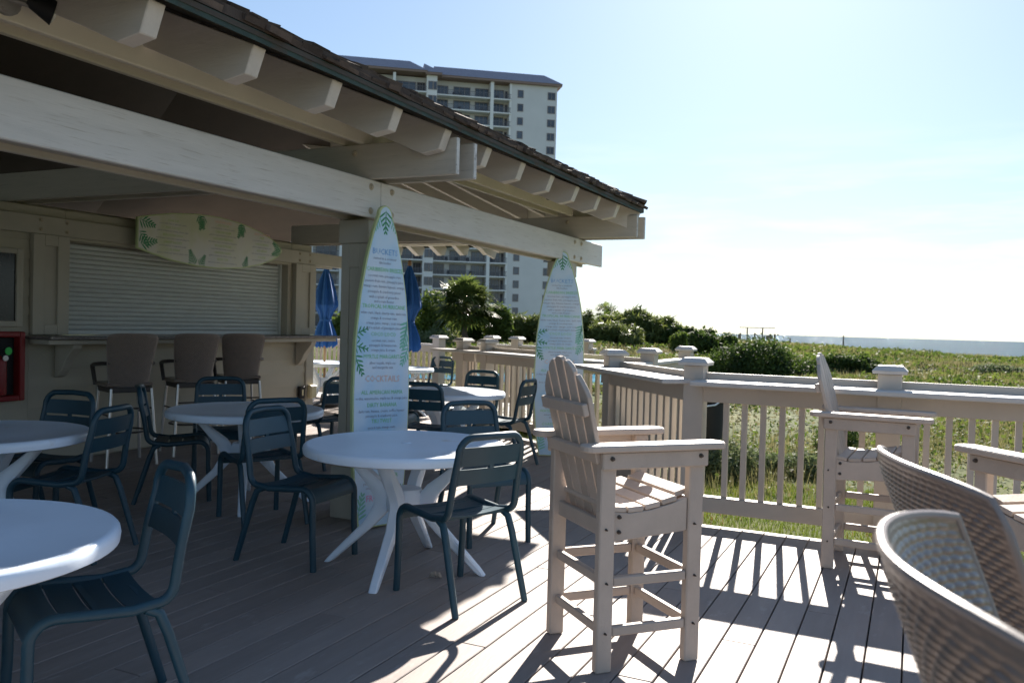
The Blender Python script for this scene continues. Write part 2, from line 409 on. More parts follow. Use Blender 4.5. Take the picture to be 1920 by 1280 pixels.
# posts
def post(yc, xc=-3.50):
    m = MB(); w = 0.098
    m.box(-w, w, -w, w, 0.0, 2.07)
    p = m.build('post', 'trim', pav, bevel=0.006, loc=(xc, yc, 0))
    m = MB(); m.box(-0.124, 0.124, -0.124, 0.124, 1.905, 2.066); m.build('capital', 'trim', p, bevel=0.005)
    m = MB(); m.box(-0.140, 0.140, -0.140, 0.140, 0.002, 0.36); m.build('base_box', 'trim', p, bevel=0.005)
    for k in range(4):
        a = k*PI/2
        m = MB()
        for (u0, u1, z0, z1) in ((-0.108, -0.040, 0.361, 1.904), (0.040, 0.108, 0.361, 1.904), (-0.0399, 0.0399, 1.74, 1.904), (-0.0399, 0.0399, 0.361, 0.55)):
            if k % 2: u0, u1 = max(u0, -0.0978), min(u1, 0.0978)
            m.box(u0, u1, -0.109, -0.0985, z0, z1)
        m.build('panel_frame', 'trim', p, bevel=0.003, rot=(0, 0, a))
    return p
for yc in (1.52, 4.91, 8.60): post(yc)
def bolt(parent, loc, mat='bolt_painted', r=0.016, axis='x'):
    if ('bolt', mat, r) not in KIDS:
        m = MB(); m.lathe([(r*1.5, 0), (r*1.5, 0.004), (r, 0.005), (r*0.9, 0.014), (r*0.3, 0.017)], 8)
        KIDS[('bolt', mat, r)] = m.mesh('bolt', mat)
    rot = {'x': (0, PI/2, 0), '-y': (PI/2, 0, 0), 'y': (-PI/2, 0, 0), '-x': (0, -PI/2, 0)}[axis]
    return link('bolt', KIDS[('bolt', mat, r)], parent, loc, rot)
# long lower beams (two planks sandwiching the posts)
for (y0, y1) in ((-4.0, 4.855), (4.859, 9.42)):
    b = bx('beam', 'beam_paint', pav, -3.368, -3.330, y0, y1, 2.07, 2.325, 0.006)
    yc = (y0+y1)/2; xc = -3.349; zc = (2.07+2.325)/2
    for yy in ((4.74,) if y0 < 0 else (4.99, 8.52, 8.72)):
        for zz in (2.115, 2.275):
            bolt(b, (-3.330-xc, yy-yc, zz-zc))
    bx('beam', 'trim', pav, -3.61, -3.572, y0, y1, 2.07, 2.325, 0.005)
bx('beam_filler', 'trim', pav, -3.571, -3.369, -4.0, 9.40, 2.10, 2.32)
# cross beams in pairs
for yb in (1.35, 4.76, 8.66):
    for dy in (0.0, 0.20):
        c = bx('cross_beam', 'cross_paint', pav, -7.3, -2.68+0.02*(dy > 0), yb+dy-0.02, yb+dy+0.02, 2.328, 2.565, 0.005)
        xc = (-7.3-2.68+0.02*(dy > 0))/2
        m = MB(); hx = (7.3-2.68+0.02*(dy > 0))/2
        m.box(hx-0.001, hx+0.003, -0.018, 0.018, -0.116, 0.116); m.build('end_face', 'end_grain', c)
        if dy == 0:
            for xx in (-3.47,):
                bolt(c, (xx-xc, -0.02, 0.06), axis='-y')
# upper plate
bx('plate_beam', 'plate_paint', pav, -3.44, -3.40, -4.0, 4.85, 2.568, 2.80)
bx('plate_beam', 'plate_paint', pav, -3.44, -3.40, 4.854, 8.60, 2.568, 2.80)
bx('plate_beam', 'plate_paint', pav, -3.60, -3.56, -4.0, 8.60, 2.568, 2.80)
m = MB(); m.hexa([(-3.40, 8.62, 2.568), (-3.44, 8.60, 2.568), (-6.3, 11.46, 2.568), (-6.27, 11.49, 2.568), (-3.40, 8.62, 2.80), (-3.44, 8.60, 2.80), (-6.3, 11.46, 2.80), (-6.27, 11.49, 2.80)])
m.build('plate_beam', 'plate_paint', pav)
bx('plate_beam', 'plate_paint', pav, -7.9, -6.25, 11.46, 11.50, 2.568, 2.80)
# roof planes
S = 0.405; ZE = 2.615; XE = -2.66
P = [(-2.65, -4), (-2.65, 8.75), (-6.0, 12.1), (-8.0, 12.1), (-11.35, 8.75), (-11.35, -4)]
top = ZE+S*4.35
R0 = (-7, -4, top); R1 = (-7, 6.948, top)
dq = 12.1-9.687
Q = (-7, 9.687, ZE+S*dq)
def lift(p, z=0.0): return (p[0], p[1], (p[2] if len(p) > 2 else ZE)+z)
RF = [[P[0], P[1], R1, R0], [P[1], P[2], Q, R1], [P[2], P[3], Q], [P[3], P[4], R1, Q], [P[4], P[5], R0, R1]]
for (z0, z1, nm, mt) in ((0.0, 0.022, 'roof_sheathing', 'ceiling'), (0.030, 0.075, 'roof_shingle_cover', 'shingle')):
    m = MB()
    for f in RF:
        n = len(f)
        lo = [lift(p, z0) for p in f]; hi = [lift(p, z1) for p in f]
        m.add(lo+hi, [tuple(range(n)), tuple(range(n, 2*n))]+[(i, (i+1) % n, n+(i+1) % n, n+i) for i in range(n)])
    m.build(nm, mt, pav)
# rafters with cut tails (profile in x,z)
def raft_profile(run):
    dpt = 0.200
    return [(0.0, 0.0), (-0.050, -0.125), (-0.175, -0.146), (-0.40, 0.40*S-dpt-0.01), (-run, run*S-dpt), (-run, run*S)]
def rafter(origin, ang, run):
    k = ('raft', round(run, 3))
    if k not in KIDS:
        m = MB(); m.prism([(a, 0, b) for a, b in raft_profile(run)], (0, -0.041, 0), (0, 0.041, 0))
        KIDS[k] = m.mesh('rafter', 'rafter', bevel=0.004)
    return link('rafter', KIDS[k], pav, origin, (0, 0, ang))
y = -1.035
while y < 8.6:
    run = 4.30 if y < 6.9 else max(0.5, 4.3-(y-6.9)*2.3)
    rafter((XE-0.045, y, ZE-0.018), 0, run); y += 0.572
for k in range(1, 8):
    t = k/8
    rafter((P[1][0]+(P[2][0]-P[1][0])*t-0.03, P[1][1]+(P[2][1]-P[1][1])*t-0.03, ZE-0.018), PI/4, min(3.6, 1.0+3.0*t))
for k in range(5): rafter((-6.15-0.42*k, 12.06, ZE-0.018), PI/2, 2.2)
# hip rafters
for a, b in ((P[1], R1), (P[2], Q)):
    m = MB(); m.bar((a[0]-0.05, a[1]-0.05, ZE-0.12), (b[0], b[1], b[2]-0.12), 0.045, 0.2); m.build('hip_rafter', 'rafter', pav)
# skip battens under the sheathing
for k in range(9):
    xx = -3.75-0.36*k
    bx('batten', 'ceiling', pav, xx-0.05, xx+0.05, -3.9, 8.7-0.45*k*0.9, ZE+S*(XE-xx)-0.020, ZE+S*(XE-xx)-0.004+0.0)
# weathered green edge board
m = MB(); m.hexa([(XE-0.09, -4, ZE+0.018), (XE+0.006, -4, ZE-0.022), (XE+0.006, 8.76, ZE-0.022), (XE-0.09, 8.76, ZE+0.018), (XE-0.09, -4, ZE+0.058), (XE+0.006, -4, ZE+0.028), (XE+0.006, 8.76, ZE+0.028), (XE-0.09, 8.76, ZE+0.058)])
m.build('eave_board', 'green_edge', pav)
m = MB(); m.bar((XE+0.004, 8.76, ZE+0.008), (-6.0, 12.106, ZE+0.008), 0.03, 0.05); m.build('eave_board', 'green_edge', pav)
bx('eave_board', 'green_edge', pav, -8.0, -5.97, 12.09, 12.12, ZE-0.02, ZE+0.03)
# shingles along the eave, course by course
ang = math.atan(S)
for c in range(4):
    y = 1.9
    while y < 8.78-0.1*c:
        w = random.uniform(0.065, 0.165)
        xx = XE+0.026-0.100*c+random.uniform(-0.022, 0.020)
        th = random.choice((0.010, 0.016, 0.024))
        k = ('sh', round(w, 2), th)
        if k not in KIDS:
            mm = MB(); ww = round(w, 2)
            mm.hexa([(-0.30, 0.003, 0), (0, 0.003, -0.004), (0, ww-0.003, -0.004), (-0.30, ww-0.003, 0), (-0.30, 0.003, 0.006), (0, 0.003, th), (0, ww-0.003, th+0.002), (-0.30, ww-0.003, 0.006)])
            KIDS[k] = mm.mesh('shingle', 'shingle')
        link('shingle', KIDS[k], pav, (xx, y, ZE+0.030+0.002*c+S*(XE+0.028-xx)*1.0+0.024*(c > 0)+0.006*c+random.uniform(0, 0.012)), (random.uniform(-0.07, 0.07), ang+random.uniform(-0.05, 0.05), random.uniform(-0.04, 0.04)))
        y += w
# hip caps
for k in range(14):
    t = k*0.16
    m = MB(); m.box(-0.11, 0.11, -0.19, 0.05, 0, 0.028)
    if 'hipcap' not in KIDS: KIDS['hipcap'] = m.mesh('hip_cap', 'shingle')
    d = Vector((R1[0]-P[1][0], R1[1]-P[1][1], R1[2]-ZE)); d.normalize()
    p = Vector((P[1][0]-0.02, P[1][1]-0.02, ZE+0.085))+d*t
    link('hip_cap', KIDS['hipcap'], pav, p, (-0.30, 0, math.atan2(d.y, d.x)-PI/2+PI))
# ---- bar wall
XW = -7.1
wall = bx('wall', 'siding', pav, -7.30, -7.125, -4.0, 5.30, 0.0, 2.32); wall.name = 'wall'
bx('wall', 'siding', pav, -7.30, -7.125, 5.302, 8.30, 0.0, 1.14)
bx('wall', 'siding', pav, -7.30, -7.125, 8.46, 8.85, 0.0, 2.32)
bx('wall', 'siding', pav, -11.0, -7.302, 8.70, 8.85, 0.0, 2.32)
bx('wall', 'siding', pav, -7.30, -7.125, 5.302, 8.455, 2.045, 2.32)
bx('wall', 'siding', pav, -11.0, -7.31, -4.0, 8.69, 2.33, 2.36)
def lap(y0, y1, z0, z1):
    z = z0
    while z < z1-0.02:
        zt = min(z+0.166, z1)
        m = MB(); m.hexa([(XW-0.024, y0, z), (XW+0.004, y0, z), (XW+0.004, y1, z), (XW-0.024, y1, z), (XW-0.024, y0, zt), (XW-0.010, y0, zt), (XW-0.010, y1, zt), (XW-0.024, y1, zt)])
        m.build('siding_board', 'siding', pav)
        z += 0.166
lap(-1.0, 4.94, 0.02, 2.07); lap(4.942, 8.72, 0.02, 1.10)
bx('corner_board', 'trim', pav, -7.13, -7.075, 8.724, 8.87, 0.0, 1.12)
# wall plate above the hatch
wb = bx('wall_beam', 'trim', pav, -7.12, -7.07, -4, 9.6, 2.072, 2.235)
for yy in (5.02, 5.28, 8.55, 8.75):
    for zz in (-0.04, 0.045): bolt(wb, (0.025, yy-2.8, zz), r=0.014)
bx('wall_beam', 'trim', pav, -7.40, -7.36, -4, 9.6, 2.072, 2.235)
def pilaster(y0, y1):
    p = bx('pilaster', 'trim', pav, -7.12, -7.078, y0, y1, 1.172, 2.070)
    xc, yc, zc = -7.099, (y0+y1)/2, 1.621
    w = (y1-y0)/2
    m = MB(); fx0, fx1 = 0.0215, 0.045
    m.box(fx0, fx1, -w, -w+0.11, -0.448, 0.448); m.box(fx0, fx1, w-0.115, w, -0.448, 0.448)
    m.box(fx0, fx1, -w+0.111, w-0.116, 0.35, 0.448); m.box(fx0, fx1, -w+0.111, w-0.116, -0.448, -0.36)
    m.build('panel_frame', 'trim', p, bevel=0.003)
pilaster(4.945, 5.30); pilaster(8.47, 8.86)
# roller shutter
sh = bx('roller_shutter', 'lamp_grey', pav, -7.30, -7.28, 5.28, 8.40, 1.165, 2.06)  # dark backing sheet; the shadow lines between slats are put into its colour
ys = 6.84; zs0 = (1.165+2.06)/2
m = MB(); n = 6
prof = [(0.0, -0.0205)]+[(0.002+0.017*math.sin(PI*k/n)**0.8, -0.0195+0.039*k/n) for k in range(n+1)]+[(0.0, 0.0205)]
m.prism([(a, 0, b) for a, b in prof], (0, -1.555, 0), (0, 1.555, 0))
KIDS['slat'] = m.mesh('shutter_slat', 'shutter', smooth=True)
for k in range(18): link('shutter_slat', KIDS['slat'], sh, (0.0105, 0, 1.235+0.0455*k-zs0))
bx('bottom_bar', 'shutter', sh, 0.01, 0.035, -1.555, 1.555, 1.168-zs0, 1.21-zs0)
bx('hatch_jamb', 'trim', pav, -7.30, -7.13, 8.402, 8.46, 1.165, 2.066)
bx('hatch_guide', 'shutter', pav, -7.285, -7.225, 8.372, 8.40, 1.165, 2.064)
# counter with corbels
co = bx('counter', 'granite', pav, -7.29, -6.74, 4.90, 9.02, 1.135, 1.163, 0.006)
bx('counter_apron', 'trim', pav, -7.07, -6.80, 4.92, 8.98, 1.09, 1.132)
for yy in (5.22, 8.55):
    m = MB(); m.prism([(-7.074, 0, 1.088), (-6.82, 0, 1.088), (-6.83, 0, 1.05), (-6.93, 0, 0.94), (-6.98, 0, 0.85), (-7.02, 0, 0.80), (-7.074, 0, 0.78)], (0, yy-0.045, 0), (0, yy+0.045, 0))
    m.build('corbel', 'trim', pav, bevel=0.004)

# ---- things on the wall
t = empty('extinguisher_cabinet', (-7.09, 4.60, 0.60)); tag(t, 'red fire extinguisher cabinet on the bar wall under the dark window', 'cabinet')
m = MB()
for (y0, y1, z0, z1) in ((-0.24, -0.19, 0, 0.60), (0.19, 0.24, 0, 0.60), (-0.19, 0.19, 0, 0.05), (-0.19, 0.19, 0.55, 0.60)): m.box(0.0, 0.10, y0, y1, z0, z1)
m.build('frame', 'red', t, bevel=0.012, seg=2)
bx('back_panel', 'black', t, 0.0, 0.012, -0.19, 0.19, 0.05, 0.55)
e = empty('fire_extinguisher', (-7.03, 4.62, 0.64)); tag(e, 'red fire extinguisher with neon tag standing inside its wall cabinet', 'extinguisher')
m = MB(); m.lathe([(0.03, 0.01), (0.062, 0.02), (0.065, 0.05), (0.065, 0.29), (0.055, 0.325), (0.025, 0.345), (0.02, 0.36)], 18); m.build('cylinder', 'red', e, smooth=True)
m = MB(); m.lathe([(0.018, 0.36), (0.024, 0.365), (0.024, 0.395), (0.012, 0.40)], 10); m.bar((0, 0, 0.40), (0.02, 0.10, 0.43), 0.018, 0.012); m.bar((0, 0, 0.385), (0.02, 0.09, 0.385), 0.018, 0.01); m.build('valve', 'black', e)
m = MB(); m.tube([(0, 0, 0.38), (0.03, -0.05, 0.40), (0.05, -0.085, 0.34), (0.05, -0.08, 0.2), (0.05, -0.075, 0.1)], 0.011, 8); m.build('hose', 'black', e, smooth=True)
m = MB(); m.prism([(0.066, 0.045+0.030*math.cos(a), 0.395+0.034*math.sin(a)) for a in [2*PI*k/12 for k in range(12)]], (0, 0, 0), (0.006, 0, 0)); m.build('service_tag', 'neon', e)
m = MB(); m.prism([(0.060, 0.02+0.024*math.cos(a), 0.335+0.024*math.sin(a)) for a in [2*PI*k/12 for k in range(12)]], (0, 0, 0), (0.012, 0, 0)); m.build('gauge', 'gauge', e)
t = empty('wall_window', (-7.09, 4.45, 1.24)); tag(t, 'dark window in a worn white frame at the left end of the bar wall', 'window')
m = MB()
for (y0, y1, z0, z1) in ((-0.5, -0.44, 0, 0.68), (0.345, 0.405, 0, 0.68), (-0.44, 0.345, 0, 0.05), (-0.44, 0.345, 0.635, 0.68)): m.box(0.0, 0.035, y0, y1, z0, z1)
m.build('frame', 'trim', t, bevel=0.004)
bx('pane', 'black_gloss', t, 0.002, 0.014, -0.44, 0.345, 0.05, 0.635, 0)
t = empty('outlet_box', (-7.085, 8.62, 0.42)); tag(t, 'small black outlet cover low on the bar wall near its corner', 'outlet')
bx('cover', 'black', t, 0.0, 0.045, -0.05, 0.05, -0.07, 0.09, 0.008); bx('socket', 'cream_plastic', t, 0.045, 0.049, -0.015, 0.015, -0.03, 0.05, 0)
t = empty('switch_box', (-7.07, 8.80, 0.42)); tag(t, 'cream coloured weatherproof box on the corner board of the bar wall', 'box')
bx('box', 'cream_plastic', t, 0.0, 0.06, -0.06, 0.06, -0.07, 0.10, 0.012); bx('lid', 'cream_plastic', t, 0.061, 0.07, -0.052, 0.052, -0.06, 0.09, 0.006)
def flood(loc, label, two):
    f = empty('flood_light', loc); tag(f, label, 'light', 'flood lights on the upper plate')
    m = MB(); m.lathe([(0.062, 0.0), (0.062, 0.018), (0.05, 0.03), (0.02, 0.034)], 16); m.build('mount', 'lamp_grey', f, smooth=True, rot=(0, PI/2, 0))
    m = MB(); m.tube([(0.03, 0, 0), (0.055, 0.03, -0.005), (0.075, 0.075, -0.01)], 0.012, 8); m.build('arm', 'lamp_grey', f, smooth=True)
    if two:
        m = MB(); m.lathe([(0.022, -0.04), (0.03, -0.02), (0.055, 0.05), (0.06, 0.06), (0.055, 0.062)], 14)
        h = m.build('lamp_head', 'black', f, smooth=True, loc=(0.085, 0.085, 0.0), rot=(rad(75), 0, rad(20)))
        h.rotation_euler = (rad(-105), 0, rad(-30))
        m = MB(); m.lathe([(0.050, 0.063), (0.03, 0.072), (0.005, 0.075)], 14); m.build('lens', 'lamp_glass', h, smooth=True)
    else:
        m = MB(); m.tube([(0.075+0.03*math.sin(a), 0.105-0.03*math.cos(a), -0.012-0.012*math.sin(a)) for a in [2*PI*k/14 for k in range(15)]], 0.007, 6); m.build('lamp_ring', 'lamp_grey', f, smooth=True)
flood((-3.398, 2.24, 2.645), 'grey flood light with lamp head at the top left under the eave', True)
flood((-3.398, 7.90, 2.70), 'bare lamp bracket on the upper plate near the far roof corner', False)

# ================================================================== SURFBOARD MENUS
def flatmat(name, c, rough=0.45):
    m = bpy.data.materials.new(name); m.use_nodes = True
    b = m.node_tree.nodes['Principled BSDF']; b.inputs['Base Color'].default_value = (*c, 1); b.inputs['Roughness'].default_value = rough
    MATS[name] = m
def printmat(name, c1, c2, c3):
    m = bpy.data.materials.new(name); m.use_nodes = True
    nt = m.node_tree; N = nt.nodes; L = nt.links; b = N['Principled BSDF']; b.inputs['Roughness'].default_value = 0.35
    tc = N.new('ShaderNodeTexCoord'); n = N.new('ShaderNodeTexNoise'); n.inputs['Scale'].default_value = 2.2; n.inputs['Detail'].default_value = 3
    L.new(tc.outputs['Object'], n.inputs['Vector'])
    r = N.new('ShaderNodeValToRGB'); r.color_ramp.elements[0].position = 0.38; r.color_ramp.elements[0].color = (*c1, 1)
    r.color_ramp.elements[1].position = 0.62; r.color_ramp.elements[1].color = (*c3, 1)
    e = r.color_ramp.elements.new(0.5); e.color = (*c2, 1)
    L.new(n.outputs['Fac'], r.inputs[0]); L.new(r.outputs[0], b.inputs['Base Color'])
    MATS[name] = m
printmat('board_print', (0.36, 0.58, 0.78), (0.52, 0.68, 0.82), (0.64, 0.72, 0.80))
printmat('board_print_cream', (0.60, 0.62, 0.44), (0.66, 0.65, 0.58), (0.64, 0.64, 0.62))
flatmat('board_edge', (0.50, 0.58, 0.30)); flatmat('ink_blue', (0.20, 0.42, 0.72)); flatmat('ink_green', (0.22, 0.58, 0.28))
flatmat('ink_grey', (0.25, 0.26, 0.34)); flatmat('ink_peach', (0.80, 0.50, 0.40)); flatmat('ink_pink', (0.72, 0.25, 0.48)); flatmat('ink_leaf', (0.04, 0.26, 0.11)); flatmat('ink_leaf_pale', (0.20, 0.50, 0.38)); flatmat('ink_lime', (0.42, 0.58, 0.16))
def text_mesh(lines, mat):
    """lines: (string, x, y, size) -> one flat mesh in the XY plane."""
    V = []; F = []
    for s, x, y, sz in lines:
        cu = bpy.data.curves.new('t', 'FONT'); cu.body = s; cu.size = sz; cu.align_x = 'CENTER'; cu.resolution_u = 1
        ob = bpy.data.objects.new('t', cu)
        me = ob.to_mesh()
        n = len(V); V += [(v.co.x+x, v.co.y+y, 0) for v in me.vertices]; F += [tuple(i+n for i in p.vertices) for p in me.polygons]
        ob.to_mesh_clear(); bpy.data.objects.remove(ob); bpy.data.curves.remove(cu)
    me = bpy.data.meshes.new('lettering'); me.from_pydata(V, [], F); me.materials.append(MATS[mat]); return me
def blade(mb, bx0, by0, a, ln, wd, clip=None):
    pts = []
    for t, w in ((0, 0.15), (0.3, 0.8), (0.6, 1.0), (0.85, 0.75), (1.0, 0.1)):
        pts.append((t*ln, w*wd/2))
    poly = pts+[(p[0], -p[1]) for p in reversed(pts)]
    q = [(bx0+u*math.cos(a)-v*math.sin(a), by0+u*math.sin(a)+v*math.cos(a)) for u, v in poly]
    if clip: q = [clip(p) for p in q]
    mb.add([(u, v, 0) for u, v in q], [tuple(range(len(q)))])
def frond(mb, x, y, a, ln, nl, clip):
    """a pinnate frond: midrib with narrow leaflets, ends trimmed by the board outline"""
    pts = [(x+math.cos(a)*ln*t, y+math.sin(a)*ln*t) for t in (0, 1)]
    blade(mb, x, y, a, ln, 0.010, clip)
    for k in range(nl):
        t = 0.06+0.86*k/(nl-1); l2 = ln*(0.52-0.36*t)
        for sgn in (-1, 1): blade(mb, x+math.cos(a)*ln*t, y+math.sin(a)*ln*t, a+sgn*(0.95-0.45*t), l2, ln*0.085, clip)
HB = 2.14
def half(v):           # half width of the standing board at height v
    t = v/HB
    if t > 0.97: return 0.26*0.24*math.sqrt(max(0, 1-((t-0.97)/0.03)**2))+0.0
    pts = [(0, 0.19), (0.1, 0.228), (0.25, 0.255), (0.42, 0.262), (0.58, 0.250), (0.72, 0.215), (0.83, 0.165), (0.92, 0.108), (0.97, 0.0624)]
    for (a, wa), (b, wb) in zip(pts[:-1], pts[1:]):
        if t <= b: 
            k = (t-a)/(b-a); return wa+(wb-wa)*k
    return 0.06
def board_outline(inset=0.0):
    vs = [HB*k/44 for k in range(44)]+[HB*(0.97+0.03*k/8) for k in range(0, 9)]
    vs = sorted(set(vs))
    R = [(max(0.0005, half(v)-inset), v if inset == 0 else inset+v*(1-2*inset/HB)) for v in vs]
    return R+[(-a, b) for a, b in reversed(R)]
def clip_board(p):
    w = max(0.001, half(max(0, min(HB, p[1])))-0.012); return (max(-w, min(w, p[0])), max(0.01, min(HB-0.01, p[1])))
heads_blue = [('BUCKETS', 0, 1.795, 0.056)]
heads_green = [('CARIBBEAN BREEZE', 0, 1.665, 0.038), ('TROPICAL HURRICANE', 0, 1.385, 0.038), ('COCO LOCO', 0, 1.175, 0.038), ('MYRTLE MARGARITA', 0, 1.005, 0.038),
               ('ALL AMERICAN MAMA', 0, 0.735, 0.038), ('DIRTY BANANA', 0, 0.640, 0.038), ('TIKI TWIST', 0, 0.518, 0.038), ('PURPLE REIGN', 0, 0.370, 0.038), ('WATERMELON WAVE', 0, 0.255, 0.038), ('COASTAL COOLER', 0, 0.110-0.012, 0.038)]
heads_peach = [('COCKTAILS', 0, 0.830, 0.060)]
heads_pink = [('FROZENS', 0, -0.07, 0.060)]
small = [('served in a souvenir', 1.755), ('tiki bucket', 1.722),
         ('coconut rum, pineapple rum', 1.622), ('passion fruit rum, pineapple juice', 1.582), ('mango rum, banana liqueur, orange', 1.542), ('pineapple & cranberry juices', 1.502), ('with a splash of grenadine', 1.462), ('and a rum floater', 1.428),
         ('white rum, black cherry rum, dark rum', 1.340), ('orange & coconut rum', 1.302), ('orange juice, mango, sour mix', 1.264), ('and a splash of pineapple juice', 1.228),
         ('coconut rum, melon', 1.132), ('pineapple & banana rum', 1.096), ('orange juice & cream', 1.060), ('silver tequila, triple sec', 0.962), ('and margarita mix', 0.928),
         ('vodka, watermelon, triple sec & orange juice', 0.694), ('dark rum, banana, cream, coffee liqueur', 0.598), ('pineapple & cranberry juice', 0.562),
         ('spiced rum, mango rum', 0.474), ('peach schnapps, orange', 0.440), ('pineapple juice & lime', 0.408), ('grape vodka, blue curacao, sour', 0.326), ('and a splash of cranberry', 0.294), ('watermelon rum, pineapple', 0.214), ('lime juice & soda', 0.182), ('peach vodka, cranberry juice', 0.056), ('orange juice & lemonade', 0.022)]
SHIFT = 0.235
def shiftl(l): return [(s, x, y+SHIFT*(1-y/1.9), z) for s, x, y, z in l]
smalll = [(s, 0, y+SHIFT*(1-y/1.9), 0.0265) for s, y in small]
T_BLUE = text_mesh(shiftl(heads_blue), 'ink_blue'); T_GREEN = text_mesh(shiftl(heads_green), 'ink_green')
T_PEACH = text_mesh(shiftl(heads_peach), 'ink_peach'); T_PINK = text_mesh(shiftl(heads_pink), 'ink_pink'); T_SMALL = text_mesh(smalll, 'ink_grey')
def standing_board(loc, rz, lean, label):
    r = empty('surfboard_menu', loc, rz); r.rotation_euler = (lean, 0, rz)
    tag(r, label, 'menu board', 'surfboard menu signs')
    if 'core' not in KIDS:
        O = board_outline()
        m = MB(); m.prism([(a, -0.0, b) for a, b in O], (0, -0.016, 0), (0, 0.016, 0)); KIDS['core'] = m.mesh('board', 'board_edge', bevel=0.004)
        m = MB(); m.add([(a, -0.0175, b) for a, b in board_outline(0.010)], [tuple(range(len(O)))]); KIDS['face'] = m.mesh('printed_face', 'board_print')
        for nm, mt, L1 in (('leafA', 'ink_leaf', [(0.0, 2.105, -90, 0.15, 5), (-0.262, 1.27, 20, 0.12, 4), (-0.262, 1.20, -12, 0.12, 4), (-0.262, 1.14, -58, 0.15, 5), (0.225, 0.22, 150, 0.09, 4)]),
                           ('leafB', 'ink_leaf_pale', [(0.255, 1.38, -112, 0.20, 7), (0.255, 1.22, -118, 0.16, 6), (-0.205, 0.05, 75, 0.18, 6), (0.05, 2.06, -60, 0.12, 5), (-0.05, 2.06, -120, 0.12, 5)])):
            for k, (px, py, a, ln, nl) in enumerate(L1):
                m = MB(); frond(m, px, py, rad(a), ln, nl, clip_board); KIDS[(nm, k)] = m.mesh('leaf_print', mt)
    link('board', KIDS['core'], r); link('printed_face', KIDS['face'], r)
    q = (PI/2, 0, 0)
    for k in range(5): link('leaf_print', KIDS[('leafA', k)], r, (0, -0.0190-0.0001*k, 0), q); link('leaf_print', KIDS[('leafB', k)], r, (0, -0.0183-0.0001*k, 0), q)
    for me in (T_BLUE, T_GREEN, T_PEACH, T_PINK, T_SMALL): tag(link('lettering', me, r, (0, -0.0205, 0), q), kind='stuff')
    return r
b1 = standing_board((-3.19, 4.70, 0.010), rad(72), rad(-1.6), 'pale blue surfboard drinks menu leaning on the near pavilion post')
b2 = standing_board((-3.345, 8.20, 0.010), rad(27), rad(0.0), 'surfboard drinks menu at the far corner post, partly behind the tall chair')
b1.rotation_euler[1] = rad(1.2); b1.scale = (0.90, 1, 1); b2.rotation_euler[1] = rad(0.3)
# hanging horizontal board
r = empty('surfboard_menu', (-6.97, 7.02, 2.185), rad(90)); tag(r, 'cream surfboard menu hung sideways above the closed serving hatch', 'menu board', 'surfboard menu signs')
def hh(x):
    t = (x+1.06)/2.12
    pts = [(0, 0.155), (0.08, 0.195), (0.2, 0.245), (0.36, 0.280), (0.52, 0.285), (0.68, 0.255), (0.82, 0.195), (0.92, 0.125), (0.97, 0.075), (1.0, 0.005)]
    for (a, wa), (b, wb) in zip(pts[:-1], pts[1:]):
        if t <= b+1e-6: return wa+(wb-wa)*(t-a)/(b-a)
    return 0.005
def hout(ins=0): 
    xs = [-1.06+2.12*k/40 for k in range(41)]
    T = [(x*(1-ins/1.06), max(0.001, hh(x)-ins)) for x in xs]
    return T+[(a, -b) for a, b in reversed(T)]
m = MB(); m.prism([(a, 0, b) for a, b in hout()], (0, -0.016, 0), (0, 0.016, 0)); m.build('board', 'board_edge', r, bevel=0.004)
m = MB(); m.add([(a, -0.0178, b) for a, b in hout(0.012)], [tuple(range(82))]); m.build('printed_face', 'board_print_cream', r)
def cliph(p):
    xx = max(-1.04, min(1.05, p[0])); w = max(0.001, hh(xx)-0.014); return (xx, max(-w, min(w, p[1])))
for k, (px, py, base, ln) in enumerate(((-1.05, 0.14, -15, 0.20), (-1.05, 0.02, -50, 0.18), (-1.03, -0.10, 10, 0.20), (-0.28, 0.27, -60, 0.16), (-0.20, 0.27, -110, 0.16), (0.34, 0.25, -70, 0.15), (0.40, 0.24, -120, 0.17), (-0.33, -0.28, 110, 0.17), (-0.25, -0.28, 60, 0.14), (0.42, -0.26, 75, 0.14), (1.03, 0.0, 150, 0.16), (1.03, 0.0, 200, 0.16))):
    m = MB(); frond(m, px, py, rad(base), ln, 6, cliph); m.build('leaf_print', 'ink_leaf', r, loc=(0, -0.0190-0.0001*k, 0), rot=(PI/2, 0, 0))
cols = [(-0.62, ['CRAB DIP', 'FISH TACOS', 'BEACH NACHOS', 'SHRIMP BASKET', 'CLUB WRAP']), (0.08, ['HOT DOG', 'CHEESEBURGER', 'CHICKEN TENDERS', 'VEGGIE BURGER', 'GARDEN SALAD', 'FRUIT CUP']), (0.70, ['FRIES', 'ONION RINGS', 'ICE CREAM', 'COOKIE'])]
g = []; s2 = []
for cxx, items in cols:
    n = len(items); h = 0.075
    for k, it in enumerate(items):
        yy = (n-1)*h/2-k*h-0.005+(0.01 if cxx < 0 else 0)
        g.append((it, cxx, yy, 0.034)); s2.append((('served with fries or slaw and a pickle', 'grilled or blackened, lettuce, tomato, salsa', 'with cheese, beans, sour cream and jalapenos')[k % 3][:46-12*(cxx > 0.5)], cxx, yy-0.032, 0.0235))
for me in (text_mesh(g, 'ink_lime'), text_mesh(s2, 'ink_grey'), text_mesh([('SANDWICHES', 0.08, 0.215, 0.04), ('SIDES & SWEETS', 0.70, 0.145, 0.036)], 'ink_peach')): tag(link('lettering', me, r, (0, -0.0205, 0), (PI/2, 0, 0)), kind='stuff')

